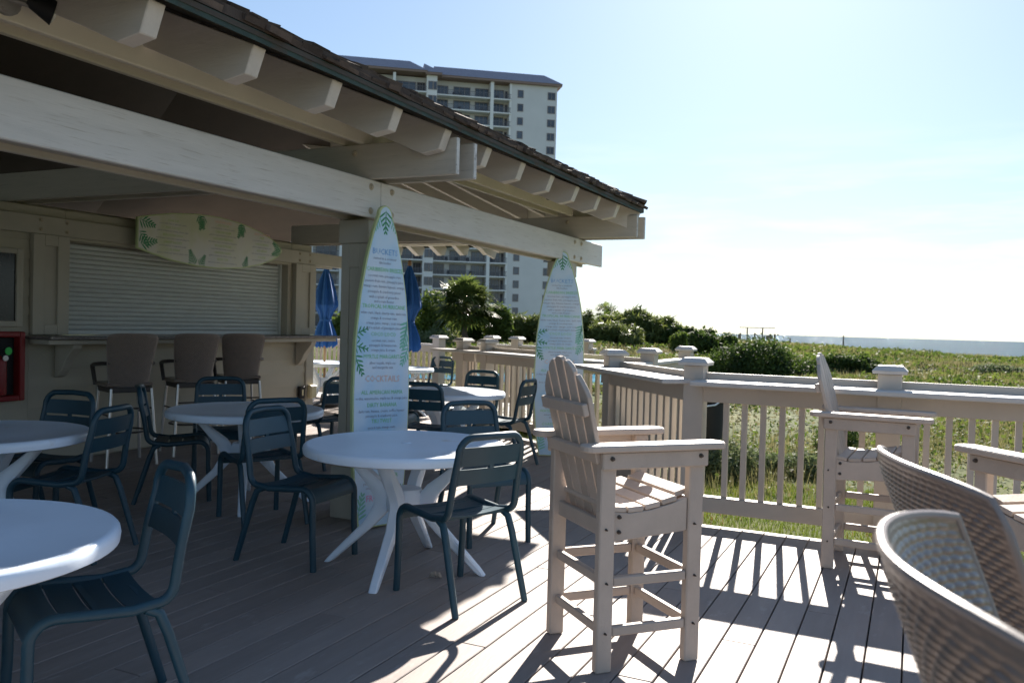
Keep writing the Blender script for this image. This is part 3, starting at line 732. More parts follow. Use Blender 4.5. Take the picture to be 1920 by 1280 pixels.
# ================================================================== CAFE CHAIRS
def arc(c, r, a0, a1, n, fn):
    return [fn(c[0]+r*math.cos(a0+(a1-a0)*k/n), c[1]+r*math.sin(a0+(a1-a0)*k/n)) for k in range(n+1)]
def make_chair(loc, rz, label, group='blue metal cafe chairs'):
    r = empty('cafe_chair', loc, rz); tag(r, label, 'chair', group)
    if 'cf' not in KIDS:
        # side profile (y forward, z up): front foot -> seat -> back top
        prof = [(0.235, 0.0), (0.225, 0.20), (0.222, 0.365)]
        prof += arc((0.150, 0.372), 0.072, 0, PI/2, 5, lambda a, b: (a, b))
        prof += [(0.05, 0.436), (-0.07, 0.428), (-0.145, 0.440)]
        prof += arc((-0.140, 0.500), 0.062, -PI/2-0.25, -PI+0.10, 4, lambda a, b: (a, b))
        prof += [(-0.222, 0.62), (-0.248, 0.735)]
        X0 = 0.205
        left = []
        for k, (yy, zz) in enumerate(prof):
            xw = 0.205 if zz < 0.5 else 0.205-0.012*(zz-0.5)/0.25
            left.append((-xw, yy, zz))
        toparc = []
        for k in range(1, 7):
            a = PI-k*(PI/2)/6; toparc.append((-0.193+0.075+0.075*math.cos(a), -0.248-0.024*math.sin(a-PI/2) if False else -0.248-0.020*(k/6), 0.752+0.085*math.sin(a)))
        topm = [(0, -0.288, 0.840)]
        path = left+toparc+topm+[(-a, b, c) for a, b, c in reversed(toparc)]+[(-a, b, c) for a, b, c in reversed(left)]
        m = MB(); m.tube(path, 0.0180, 10); KIDS['cf'] = m.mesh('frame', 'chair_paint', smooth=True)
        for s in (-1, 1):
            m = MB(); m.tube([(s*0.200, -0.115, 0.425), (s*0.203, -0.155, 0.405), (s*0.206, -0.185, 0.33), (s*0.215, -0.285, 0.0)], [0.018, 0.018, 0.018, 0.0165], 10); KIDS[('cl', s)] = m.mesh('rear_leg', 'chair_paint', smooth=True)
        # seat slats: follow the profile, dished across
        def seaty(t):     # t 0 rear .. 1 front
            y = -0.150+0.385*t
            z = 0.448-0.014*math.sin(PI*min(t/0.85, 1))
            if t > 0.80:
                q = (t-0.80)/0.20; y = 0.158+0.070*math.sin(q*PI/2); z = 0.447-0.075*(1-math.cos(q*PI/2))
            return y, z
        for k, (t0, t1) in enumerate(((0.0, 0.225), (0.245, 0.47), (0.49, 0.715), (0.735, 1.0))):
            V = []; n, q = 8, 6
            for i in range(q+1):
                y, z = seaty(t0+(t1-t0)*i/q)
                for j in range(n+1):
                    xx = -0.192+0.384*j/n; dish = -0.012*(1-(xx/0.192)**2)*(1 if t0 < 0.7 else max(0, 1-(i/q)*1.0))
                    V.append((xx, y, z+dish))
            nv = len(V); W_ = n+1
            V2 = V+[(a, b, c-0.006) for a, b, c in V]
            F = []
            for i in range(q):
                for j in range(n):
                    a = i*W_+j; F.append((a, a+1, a+W_+1, a+W_)); F.append((nv+a, nv+a+W_, nv+a+W_+1, nv+a+1))
            for j in range(n):
                F.append((j, nv+j, nv+j+1, j+1)); a = q*W_+j; F.append((a, a+1, nv+a+1, nv+a))
            for i in range(q):
                a = i*W_; F.append((a, a+W_, nv+a+W_, nv+a)); a = i*W_+n; F.append((a, nv+a, nv+a+W_, a+W_))
            m = MB(); m.add(V2, F); KIDS[('cs', k)] = m.mesh('seat_slat', 'chair_paint', smooth=True)
        def panel(z0, z1, gap=None):
            m = MB(); n = 10
            def pt(xx, z, off):
                y = -0.222-(z-0.62)*0.225-0.016*(1-(xx/0.19)**2); return (xx, y+off, z)
            segs = [(-0.183, 0.183)]
            for (x0, x1) in segs:
                V = []
                for i in range(3):
                    for j in range(n+1):
                        V.append(pt(x0+(x1-x0)*j/n, z0+(z1-z0)*i/2, 0.006))
                nv = len(V); V += [(a, b-0.012, c) for a, b, c in V]; W_ = n+1; F = []
                for i in range(2):
                    for j in range(n):
                        a = i*W_+j; F += [(a, a+1, a+W_+1, a+W_), (nv+a, nv+a+W_, nv+a+W_+1, nv+a+1)]
                for j in range(n):
                    F.append((j, nv+j, nv+j+1, j+1)); a = 2*W_+j; F.append((a, a+1, nv+a+1, nv+a))
                for i in range(2):
                    a = i*W_; F.append((a, a+W_, nv+a+W_, nv+a)); a = i*W_+n; F.append((a, nv+a, nv+a+W_, a+W_))
                m.add(V, F)
            return m
        m = panel(0.697, 0.790); KIDS['cb1'] = m.mesh('back_panel', 'chair_paint', smooth=True)
        m = panel(0.605, 0.683); KIDS['cb2'] = m.mesh('back_panel', 'chair_paint', smooth=True)
        m = MB(); m.box(-0.013, 0.013, -0.262, -0.250, 0.680, 0.70); KIDS['cb3'] = m.mesh('back_bridge', 'chair_paint')
        m = MB(); m.bar((-0.195, 0.02, 0.425), (0.195, 0.02, 0.425), 0.02, 0.012); m.bar((-0.195, -0.13, 0.428), (0.195, -0.13, 0.428), 0.02, 0.012); KIDS['cbar'] = m.mesh('seat_stretcher', 'chair_paint')
    link('frame', KIDS['cf'], r)
    for s in (-1, 1): link('rear_leg', KIDS[('cl', s)], r)
    for k in range(4): link('seat_slat', KIDS[('cs', k)], r)
    for k in ('cb1', 'cb2'): link('back_panel', KIDS[k], r)
    link('back_bridge', KIDS['cb3'], r); link('seat_stretcher', KIDS['cbar'], r)
    return r
CH = [(-2.06, 3.75, 66, 'teal metal chair with sunlit top bar, nearest the front tall wooden chair'),
      (-2.48, 4.86, 233, 'blue metal chair right behind the middle white table, its back against it'),
      (-3.16, 3.88, 273, 'light catching blue metal chair at the left side of the middle white table'),
      (-3.99, 4.47, 63, 'dark metal chair directly behind the light catching blue chair'),
      (-5.25, 5.38, 226, 'navy chair behind the shaded table, in front of the right bar stool'),
      (-5.02, 4.70, 315, 'dark chair seen side on in front of the first bar stool'),
      (-5.06, 3.60, 190, 'navy chair behind the left table, below the fire extinguisher'),
      (-4.36, 3.30, 110, 'navy chair at the right of the left table, facing it'),
      (-2.45, 1.95, 153, 'large near chair pushed under the closest table at the bottom left'),
      (-3.90, 6.55, 10, 'black silhouetted chair just right of the near surfboard menu'),
      (-4.32, 8.12, 182, 'green chair behind the sunlit table, against the far drink rail'),
      (-3.58, 7.39, 93, 'teal chair seen side on with a sunlit seat, beside the far surfboard menu'),
      (-4.99, 6.48, 72, 'black chair in the gap left of the near pavilion post'),
      (-4.72, 7.15, 285, 'chair with sunlit teal seat behind the silhouetted black chair'),
      (-6.50, 10.95, 176, 'small far chair behind the far table by the pool'),
      (-7.75, 10.45, 80, 'small far chair at the table under the left blue umbrella')]
for (x, y, a, lb) in CH: make_chair((x, y, 0.0), rad(a), lb)

# ================================================================== TABLES
def make_table(loc, rz, label):
    r = empty('round_table', loc, rz); tag(r, label, 'table', 'round white resin tables')
    if 'tt' not in KIDS:
        m = MB(); m.lathe([(0.02, 0.668), (0.50, 0.668), (0.515, 0.650), (0.548, 0.646), (0.560, 0.652), (0.563, 0.675), (0.560, 0.690), (0.552, 0.699), (0.538, 0.7025), (0.532, 0.700), (0.30, 0.702), (0.02, 0.702)], 72)
        KIDS['tt'] = m.mesh('table_top', 'resin_white', smooth=True)
        path = [(0.36, 0.664), (0.315, 0.60), (0.235, 0.52), (0.165, 0.455), (0.125, 0.395), (0.135, 0.335), (0.205, 0.24), (0.31, 0.14), (0.43, 0.025), (0.455, 0.0)]
        th = [0.030, 0.040, 0.060, 0.080, 0.100, 0.085, 0.055, 0.045, 0.035, 0.032]
        wd = [0.075, 0.075, 0.072, 0.070, 0.070, 0.068, 0.062, 0.054, 0.046, 0.044]
        m = MB(); V = []; F = []
        for k, (rr, z) in enumerate(path):
            a = path[max(0, k-1)]; b = path[min(len(path)-1, k+1)]
            dx, dz = b[0]-a[0], b[1]-a[1]; l = math.hypot(dx, dz); nx, nz = -dz/l, dx/l
            if k == len(path)-1: nx, nz = 1, 0
            if k == 0: nx, nz = 1, 0
            for (u, v) in ((-1, -0.7), (-1, 0.7), (-0.6, 1), (0.6, 1), (1, 0.7), (1, -0.7), (0.6, -1), (-0.6, -1)):
                V.append((rr+nx*u*th[k]/2, v*wd[k]/2, max(0.001, z+nz*u*th[k]/2)))
        for k in range(len(path)-1):
            for j in range(8): F.append((k*8+j, k*8+(j+1) % 8, (k+1)*8+(j+1) % 8, (k+1)*8+j))
        F += [tuple(range(8))[::-1], tuple(range((len(path)-1)*8, len(path)*8))]
        m.add(V, F); KIDS['tl'] = m.mesh('leg', 'resin_white', smooth=True)
        m = MB(); m.lathe([(0.02, 0.30), (0.09, 0.315), (0.105, 0.35), (0.105, 0.42), (0.09, 0.45), (0.02, 0.46)], 20); KIDS['th'] = m.mesh('hub', 'resin_white', smooth=True)
    if 'plug' not in KIDS:
        m = MB(); m.lathe([(0.004, 0.7015), (0.028, 0.7015), (0.030, 0.7035), (0.026, 0.7055), (0.004, 0.706)], 16); KIDS['plug'] = m.mesh('hole_plug', 'resin_white', smooth=True)
    link('hole_plug', KIDS['plug'], r)
    link('table_top', KIDS['tt'], r); link('hub', KIDS['th'], r)
    for k in range(4): link('leg', KIDS['tl'], r, (0, 0, 0), (0, 0, k*PI/2))
    return r
TB = [(-2.535, 4.00, 13, 'middle white round table with splayed legs, in front of the near surfboard menu'),
      (-4.45, 4.81, 40, 'shaded white round table in front of the bar stools'),
      (-4.69, 2.98, 25, 'white round table cut by the left edge, below the extinguisher cabinet'),
      (-2.665, 1.50, 20, 'closest white round table at the lower left with sun on its rim'),
      (-4.14, 7.29, 5, 'sunlit white round table between the two standing surfboards'),
      (-6.78, 10.35, 30, 'far white table below the right blue umbrella'),
      (-8.38, 10.73, 10, 'far white table below the left blue umbrella, seen in the gap by the post')]
for (x, y, a, lb) in TB: make_table((x, y, 0), rad(a), lb)

# ================================================================== TALL ADIRONDACK BAR CHAIRS
def make_tall(loc, rz, label):
    r = empty('tall_chair', loc, rz); tag(r, label, 'chair', 'tall slatted deck chairs')
    wx, yf, yr = 0.225, 0.205, -0.205
    def P_(name, x0, x1, y0, y1, z0, z1, b=0.005): return bx(name, 'poly_wood', r, x0, x1, y0, y1, z0, z1, b)
    for s in (-1, 1):
        for yy in (yf, yr):
            l = P_('leg', s*wx-0.021, s*wx+0.021, yy-0.034, yy+0.034, 0.0, 0.885)
            for zz in (0.36-0.4425, 0.16-0.4425, 0.575-0.4425):
                bolt(l, (s*0.021, 0.0 if zz < 0 else -0.008, zz), 'bolt', 0.0035, 'x' if s > 0 else '-x')
        # arm with rounded ends
        O = []
        for k in range(9):
            a = -PI/2+PI*k/8; O.append((0.058*math.sin(a), 0.285+0.058*math.cos(a)*0.8))
        for k in range(9):
            a = PI/2+PI*k/8; O.append((0.052*math.sin(a), -0.285+0.052*math.cos(a)*0.8))
        m = MB(); m.prism([(s*wx+s*0.012+a, b, 0.886) for a, b in O], (0, 0, 0), (0, 0, 0.027)); m.build('arm', 'poly_wood', r, bevel=0.005)
        ap = P_('arm_apron', s*(wx+0.0215), s*(wx+0.0215+0.022), yr-0.040, yf+0.040, 0.815, 0.884)
        for yy in (yr, yf): bolt(ap, (s*0.011, yy, 0.01), 'bolt', 0.0065, 'x' if s > 0 else '-x')
        # shaped seat rail
        m = MB(); m.prism([(0, yr-0.035, 0.648), (0, -0.10, 0.632), (0, 0.00, 0.640), (0, 0.10, 0.662), (0, yf-0.036, 0.684), (0, yf-0.036, 0.545), (0, yr-0.035, 0.515)], (s*(wx-0.004)-0.014, 0, 0), (s*(wx-0.004)+0.014, 0, 0)) 
        sr = m.build('seat_rail', 'poly_wood', r, bevel=0.003)
        for zz in (0.56, 0.62): bolt(sr, (s*(wx+0.011), yr+0.055, zz), 'bolt', 0.006, 'x' if s > 0 else '-x')
        for zz in (0.16, 0.36):
            P_('side_rung', s*wx-0.015, s*wx+0.015, yr+0.035, yf-0.035, zz-0.020, zz+0.020)
    for zz in (0.16, 0.36):
        P_('front_rung', -wx+0.022, wx-0.022, yf-0.020, yf+0.008, zz-0.02, zz+0.02)
        P_('rear_rung', -wx+0.022, wx-0.022, yr-0.010, yr+0.018, zz-0.02, zz+0.02)
    # seat slats
    ys = [-0.150, -0.072, 0.006, 0.084, 0.165]; zs = [0.649, 0.646, 0.656, 0.674, 0.697]; tl = [-0.08, 0.05, 0.16, 0.22, 0.28]
    for y_, z_, t_ in zip(ys, zs, tl):
        o = bx('seat_slat', 'poly_wood', r, -0.235, 0.235, -0.036, 0.036, -0.011, 0.011, 0.004); o.location = (0, y_, z_); o.rotation_euler = (t_, 0, 0)
        if t_ == 0.28: o.scale = (0.85, 1, 1)
    bx('front_rail', 'poly_wood', r, -wx+0.022, wx-0.022, yf-0.032, yf-0.008, 0.575, 0.680)
    bx('rear_rail', 'poly_wood', r, -wx+0.012, wx-0.012, yr-0.005, yr+0.022, 0.535, 0.60)
    # fan of five back slats
    tops = [1.135, 1.215, 1.250, 1.215, 1.135]
    for k in range(5):
        xb = -0.148+0.074*k; xt = -0.172+0.086*k; wb, wt = 0.033, 0.0375
        zt = tops[k]
        def pos(xx, z): 
            f = (z-0.575)/(1.25-0.575); return (xx, -0.150-0.170*f, z)
        O = [pos(xb-wb, 0.575), pos(xb+wb, 0.575)]
        n = 6
        for i in range(n+1):
            q = 1-2*i/n
            xx = xt+wt*q
            z = 1.252-0.150*abs(xx/0.212)**2.1-0.010*abs(q)**6
            O.append(pos(xx, z))
        m = MB(); m.prism(O, (0, -0.010, -0.003), (0, 0.010, 0.003)); m.build('back_slat', 'poly_wood', r, bevel=0.003)
    for z_, w_, nm in ((1.045, 0.205, 'back_brace'), (0.862, 0.235, 'back_brace')):
        f = (z_-0.575)/(0.675); o = bx(nm, 'poly_wood', r, -w_, w_, -0.013, 0.013, -0.026, 0.026); o.location = (0, -0.150-0.170*f-0.026, z_); o.rotation_euler = (rad(14), 0, 0)
    return r
make_tall((-1.11, 3.50, 0), rad(-43), 'tall slatted wooden chair standing nearest, its back to the middle white table')
make_tall((-0.20, 5.48, 0), rad(-93), 'tall slatted wooden chair side on against the long drink rail')
make_tall((0.59, 4.04, 0), rad(40), 'tall slatted wooden chair cut by the right edge, behind the woven stools')

# ================================================================== WOVEN BAR STOOLS
def weave_shell(wing):
    nu, nv = 168, 370
    U, Vv = np.meshgrid(np.linspace(-1, 1, nu), np.linspace(0, 1, nv))
    r_ = Vv*58; row = np.floor(r_); t = r_-row
    c_ = (U*0.5+0.5)*23+0.5*(row % 2); lx = (c_-np.floor(c_))-0.5
    d = 1-(2*lx)**2
    h = 0.0050*np.clip(d, 0, 1)**0.7*np.sin(PI*np.clip(t, 0, 1))**0.8
    edge = np.clip((1-np.abs(U))*12, 0, 1)*np.clip((1-Vv)*14, 0, 1)*np.clip(Vv*14, 0, 1)
    h = h*edge
    taper = 0.166+0.060*Vv**0.9
    corner = 1-0.10*np.clip((Vv-0.90)/0.10, 0, 1)**2
    X = U*taper*corner
    Z = 0.70+0.50*Vv-0.012*U**4*Vv
    Yc = -0.145-0.115*Vv**1.8+wing*np.abs(U)**2.4
    n = np.stack([0.45*U, -np.ones_like(U), 0*U], -1); n /= np.linalg.norm(n, axis=-1, keepdims=True)
    base = np.stack([X, Yc, Z], -1)
    outer = base+n*(0.004+h)[..., None]; inner = base-n*(0.004+h*0.9)[..., None]
    idx = np.arange(nu*nv).reshape(nv, nu)
    q = np.stack([idx[:-1, :-1], idx[:-1, 1:], idx[1:, 1:], idx[1:, :-1]], -1).reshape(-1, 4)
    Vt = np.concatenate([outer.reshape(-1, 3), inner.reshape(-1, 3)]); F = np.concatenate([q, q[:, ::-1]+nu*nv])
    me = npmesh('back_shell', Vt, F, 'weave', True)
    # rim following the boundary
    def at(u, v):
        t_ = 0.166+0.060*v**0.9; c = 1-0.10*max(0, min(1, (v-0.90)/0.10))**2
        return (u*t_*c, -0.145-0.115*v**1.8+wing*abs(u)**2.4, 0.70+0.50*v-0.012*u**4*v)
    path = [at(-1, k/14) for k in range(15)]+[at(-1+2*k/24, 1) for k in range(1, 25)]+[at(1, 1-k/14) for k in range(1, 15)]
    m = MB(); m.tube(path, 0.0052, 8); rim = m.mesh('back_rim', 'weave_rim', smooth=True)
    return me, rim
SHELLS = {0: weave_shell(0.045), 1: weave_shell(0.080)}
def make_stool(loc, rz, label, deep=0):
    r = empty('bar_stool', loc, rz); tag(r, label, 'bar stool', 'brown woven bar stools')
    link('back_shell', SHELLS[deep][0], r); link('back_rim', SHELLS[deep][1], r)
    if 'stleg' not in KIDS:
        m = MB(); V = []
        m.box(-0.205, 0.205, -0.145, 0.225, 0.715, 0.750); KIDS['stseat'] = m.mesh('seat', 'weave', bevel=0.014, seg=2)
        m = MB(); m.box(-0.185, 0.185, -0.185, 0.19, 0.665, 0.714); KIDS['stbase'] = m.mesh('seat_base', 'stool_dark', bevel=0.006)
        for sx in (-1, 1):
            for sy in (-1, 1):
                m = MB(); m.tube([(sx*0.175, sy*0.175, 0.70), (sx*0.218, sy*0.225, 0.0)], 0.014, 10, flat=1.1); KIDS[('stleg', sx, sy)] = m.mesh('leg', 'aluminium', smooth=True)
            m = MB(); m.tube([(sx*0.172, -0.135, 0.930), (sx*0.224, -0.06, 0.925), (sx*0.236, 0.10, 0.912), (sx*0.234, 0.165, 0.900), (sx*0.226, 0.185, 0.870), (sx*0.205, 0.175, 0.72)], [0.014, 0.019, 0.019, 0.017, 0.015, 0.014], 10, flat=1.3); KIDS[('starm', sx)] = m.mesh('arm', 'stool_dark', smooth=True)
        m = MB(); R_ = [(0.19*math.cos(2*PI*k/28), 0.19*math.sin(2*PI*k/28), 0.30) for k in range(29)]; m.tube(R_, 0.009, 8); KIDS['string'] = m.mesh('foot_ring', 'stool_dark', smooth=True)
        m = MB()
        for sx in (-1, 1): m.tube([(sx*0.19, -0.19, 0.46), (sx*0.19, 0.19, 0.46)], 0.008, 8)
        m.tube([(-0.188, -0.19, 0.52), (0.188, -0.19, 0.52)], 0.008, 8); KIDS['stbr'] = m.mesh('brace', 'stool_dark', smooth=True)
        KIDS['stleg'] = 1
    link('seat', KIDS['stseat'], r); link('seat_base', KIDS['stbase'], r); link('foot_ring', KIDS['string'], r); link('brace', KIDS['stbr'], r)
    for sx in (-1, 1):
        for sy in (-1, 1): link('leg', KIDS[('stleg', sx, sy)], r)
        link('arm', KIDS[('starm', sx)], r)
    return r
make_stool((-6.57, 5.52, 0), rad(68), 'left one of the three woven stools at the bar counter')
make_stool((-6.57, 6.30, 0), rad(64), 'middle one of the three woven stools at the bar counter')
make_stool((-6.57, 6.98, 0), rad(56), 'right one of the three woven stools at the bar counter')
make_stool((0.230, 1.400, 0), rad(-72), 'woven stool in the right foreground showing its brown back, behind the nearest stool')
make_stool((0.240, 0.82, 0), rad(-86), 'nearest woven stool at the bottom right corner, its curved back rim catching light', 1)

# ================================================================== SMALL THINGS
m = MB()
for k in range(5): m.tube([(0.012*k-0.02, 0.006*(k % 2), 0.006), (0.012*k-0.012, 0.004, 0.016+0.004*(k % 3)), (0.012*k, 0.0, 0.008)], [0.008, 0.013, 0.006], 6)
tag(m.build('sea_shell', 'shell', smooth=True, loc=(-2.30, 3.93, 0.002)), 'small broken shell on the deck boards under the middle white table', 'shell')
t = empty('trash_bin', (-2.62, 12.3, -0.62)); tag(t, 'black round bin with rope standing in the dune behind the rail corner', 'bin')
m = MB(); m.lathe([(0.02, 0), (0.16, 0.0), (0.19, 0.93), (0.21, 0.95), (0.21, 1.0), (0.18, 1.02), (0.02, 1.02)], 20); m.build('body', 'black', t, smooth=True)
m = MB(); m.tube([(-0.20, -0.1, 0.92), (-0.1, -0.20, 0.88), (0.1, -0.20, 0.92), (0.22, -0.1, 1.02), (0.4, 0.0, 1.10)], 0.013, 6); m.build('rope', 'resin_white', t, smooth=True)

# ================================================================== CLOSED UMBRELLAS
def make_umbrella(loc, rz, label):
    r = empty('patio_umbrella', loc, rz); tag(r, label, 'umbrella', 'closed blue umbrellas')
    if 'umb' not in KIDS:
        prof = [(2.20, 0.02), (2.16, 0.035), (2.0, 0.085), (1.8, 0.135), (1.62, 0.168), (1.58, 0.165), (1.52, 0.125), (1.42, 0.085), (1.36, 0.075), (1.30, 0.095), (1.15, 0.145), (1.0, 0.165), (0.95, 0.16)]
        V = []; F = []; n = 32
        for i, (z, rr) in enumerate(prof):
            for j in range(n):
                a = 2*PI*j/n; w = 1+0.22*math.cos(8*a+0.6*math.sin(3*z))*(1 if i > 1 else 0.3)
                V.append((rr*w*math.cos(a), rr*w*math.sin(a), z+(0.03*math.cos(8*a) if i == len(prof)-1 else 0)))
        for i in range(len(prof)-1):
            for j in range(n): F.append((i*n+j, i*n+(j+1) % n, (i+1)*n+(j+1) % n, (i+1)*n+j))
        m = MB(); m.add(V, F); KIDS['umb'] = m.mesh('canopy', 'umbrella', smooth=True)
        m = MB(); m.lathe([(0.019, 0.0), (0.019, 2.18), (0.03, 2.19), (0.03, 2.24), (0.012, 2.27)], 10); KIDS['upole'] = m.mesh('pole', 'pole_wood', smooth=True)
        m = MB(); m.lathe([(0.09, 1.345), (0.093, 1.36), (0.09, 1.375)], 14); KIDS['utie'] = m.mesh('tie', 'umbrella')
        m = MB(); m.lathe([(0.25, 0.0), (0.25, 0.05), (0.06, 0.09), (0.04, 0.2)], 16); KIDS['ubase'] = m.mesh('base', 'black', smooth=True)
    for k, nm in (('umb', 'canopy'), ('upole', 'pole'), ('utie', 'tie'), ('ubase', 'base')): link(nm, KIDS[k], r)
    return r
make_umbrella((-6.68, 10.52, 0), 0.0, 'closed blue umbrella right of the near surfboard menu')
make_umbrella((-8.37, 10.76, 0), 0.5, 'closed blue umbrella seen in the gap left of the near post')

# ================================================================== TERRAIN AND SEA
def gz(x, y):
    x = np.asarray(x, float); y = np.asarray(y, float)
    d = np.hypot(x, y)
    n = 0.16*np.sin(x*0.33+1.3)*np.cos(y*0.27)+0.10*np.sin(x*0.71-y*0.53)+0.05*np.sin(x*1.7+y*1.3)
    az = np.degrees(np.arctan2(x, y))
    far = np.clip((d-9)/25, 0, 1)
    rise = np.interp(az, [-60, -30, -14, -10.5, -6.6, -3.4, 0, 6, 30], [0.0, 0.1, 0.22, 0.09, -0.12, -0.34, -0.50, -0.70, -0.85])
    h = -0.60+0.60*np.clip((d-11)/45, 0, 1)+far*(n*0.9)+np.clip((d-30)/45, 0, 1)*(rise)
    beach = np.clip((d-92)/55, 0, 1)*np.clip((az+40)/25, 0, 1)
    h = h*(1-beach)+(-6.5)*beach
    return h
def gnd(x, y): return float(gz(x, y))
xs = np.concatenate([np.linspace(-260, -60, 21)[:-1], np.linspace(-60, 45, 106), np.linspace(45, 260, 22)[1:]])
ys_ = np.concatenate([np.linspace(-60, 4, 9)[:-1], np.linspace(4, 110, 107), np.linspace(110, 330, 23)[1:]])
GX, GY = np.meshgrid(xs, ys_); GZ = gz(GX, GY)
V = np.stack([GX, GY, GZ], -1).reshape(-1, 3); nx_ = len(xs); ny_ = len(ys_)
idx = np.arange(nx_*ny_).reshape(ny_, nx_)
F = np.stack([idx[:-1, :-1], idx[:-1, 1:], idx[1:, 1:], idx[1:, :-1]], -1).reshape(-1, 4)
m_ = bpy.data.materials.new('dune'); m_.use_nodes = True
nt = m_.node_tree; N = nt.nodes; L = nt.links; b = N['Principled BSDF']; b.inputs['Roughness'].default_value = 0.95; b.inputs['Specular IOR Level'].default_value = 0.1
g = N.new('ShaderNodeNewGeometry'); n1 = N.new('ShaderNodeTexNoise'); n1.inputs['Scale'].default_value = 0.45; n1.inputs['Detail'].default_value = 8; n1.inputs['Roughness'].default_value = 0.7
L.new(g.outputs['Position'], n1.inputs['Vector'])
cr = N.new('ShaderNodeValToRGB'); cr.color_ramp.elements[0].position = 0.42; cr.color_ramp.elements[0].color = (0.050, 0.068, 0.018, 1); cr.color_ramp.elements[1].position = 0.80; cr.color_ramp.elements[1].color = (0.26, 0.22, 0.15, 1)
e_ = cr.color_ramp.elements.new(0.62); e_.color = (0.105, 0.11, 0.038, 1)
L.new(n1.outputs['Fac'], cr.inputs[0]); L.new(cr.outputs[0], b.inputs['Base Color']); MATS['dune'] = m_
me = npmesh('ground', V, F, 'dune', True); tag(link('ground', me), kind='structure')
# sea
m_ = bpy.data.materials.new('sea'); m_.use_nodes = True
nt = m_.node_tree; N = nt.nodes; L = nt.links; b = N['Principled BSDF']
b.inputs['Base Color'].default_value = (0.085, 0.12, 0.145, 1); b.inputs['Roughness'].default_value = 1.0; b.inputs['Specular IOR Level'].default_value = 0.0
gls = N.new('ShaderNodeBsdfGlossy'); gls.inputs['Roughness'].default_value = 0.10; gls.inputs['Color'].default_value = (0.8, 0.85, 0.9, 1); smx = N.new('ShaderNodeMixShader'); smx.inputs[0].default_value = 0.075
L.new(b.outputs[0], smx.inputs[1]); L.new(gls.outputs[0], smx.inputs[2]); L.new(smx.outputs[0], N['Material Output'].inputs[0])
g = N.new('ShaderNodeNewGeometry'); mp = N.new('ShaderNodeMapping'); mp.inputs['Scale'].default_value = (0.30, 0.75, 1)
L.new(g.outputs['Position'], mp.inputs[0]); n1 = N.new('ShaderNodeTexNoise'); n1.inputs['Scale'].default_value = 1.0; n1.inputs['Detail'].default_value = 6; n1.inputs['Roughness'].default_value = 0.65
L.new(mp.outputs[0], n1.inputs['Vector'])
bp = N.new('ShaderNodeBump'); bp.inputs['Strength'].default_value = 1.0; bp.inputs['Distance'].default_value = 2.6
L.new(n1.outputs['Fac'], bp.inputs['Height']); L.new(bp.outputs[0], gls.inputs['Normal']); MATS['sea'] = m_
m = MB(); m.add([(-1500, 60, -4.8), (2600, 60, -4.8), (2600, 1250, -4.8), (-1500, 1250, -4.8)], [(0, 1, 2, 3)])
o = m.build('sea', 'sea'); tag(o, kind='structure')

# ================================================================== VEGETATION
def leaf_cloud(n, lumps, size, flat=0.35, shell=0.55, up=0.3, aspect=0.55, seed=0):
    """n leaf quads spread through lumps [(cx,cy,cz,rx,ry,rz)]; returns V,F."""
    g = np.random.default_rng(seed)
    L_ = np.array(lumps, float); vol = (L_[:, 3]*L_[:, 4]*L_[:, 5])**(2/3); pick = g.choice(len(L_), n, p=vol/vol.sum())
    d = g.normal(size=(n, 3)); d /= np.linalg.norm(d, axis=1, keepdims=True)
    r_ = (shell+(1-shell)*g.random(n)**0.6)[:, None]
    jit = 1+0.16*g.normal(size=(n, 1))
    p = L_[pick, :3]+d*r_*L_[pick, 3:6]*jit
    nrm = d*0.7+g.normal(size=(n, 3))*0.6+np.array([0, 0, up]); nrm /= np.linalg.norm(nrm, axis=1, keepdims=True)
    a = np.cross(nrm, g.normal(size=(n, 3))); a /= np.linalg.norm(a, axis=1, keepdims=True); b_ = np.cross(nrm, a)
    s = size*(0.6+0.8*g.random((n, 1)))
    a = a*s; b_ = b_*s*aspect
    V = np.stack([p-a, p+b_*0.9, p+a, p-b_*0.9], 1).reshape(-1, 3)
    F = np.arange(4*n).reshape(n, 4)
    return V, F
def bush(x, y, lumps, n, size, mat, label, name='shrub', cat='bush', group=None, seed=0, shell=0.6, zoff=0.0, aspect=0.55):
    if mat == 'leaf_palmetto': aspect = 0.16; size *= 1.9
    z = gnd(x, y)
    r = empty(name, (x, y, z)); tag(r, label, cat, group)
    V, F = leaf_cloud(n, lumps, size, seed=seed, shell=shell, aspect=aspect)
    V[:, 2] = np.maximum(V[:, 2], -0.1)
    link('crown', npmesh('crown', V, F, mat), r)
    m = MB()
    g = random.Random(seed)
    for l in lumps[:4]:
        m.tube([(0.1*g.uniform(-1, 1), 0.1*g.uniform(-1, 1), -0.2), (l[0]*0.5, l[1]*0.5, l[2]*0.4), (l[0], l[1], l[2])], [0.06, 0.04, 0.015], 6)
    m.build('trunk', 'trunk', r)
    return r
def lumpset(w, d, h, k, seed, base=0.45):
    g = random.Random(seed); out = []
    for i in range(k):
        t = g.uniform(-1, 1); s = g.uniform(-1, 1); rr = g.uniform(0.28, 0.45)
        out.append((t*w*0.68, s*d*0.62, h*(base-0.18+0.52*(i+0.5)/k)*(1-0.35*t*t), w*rr, d*rr, h*g.uniform(0.26, 0.40)))
    return out
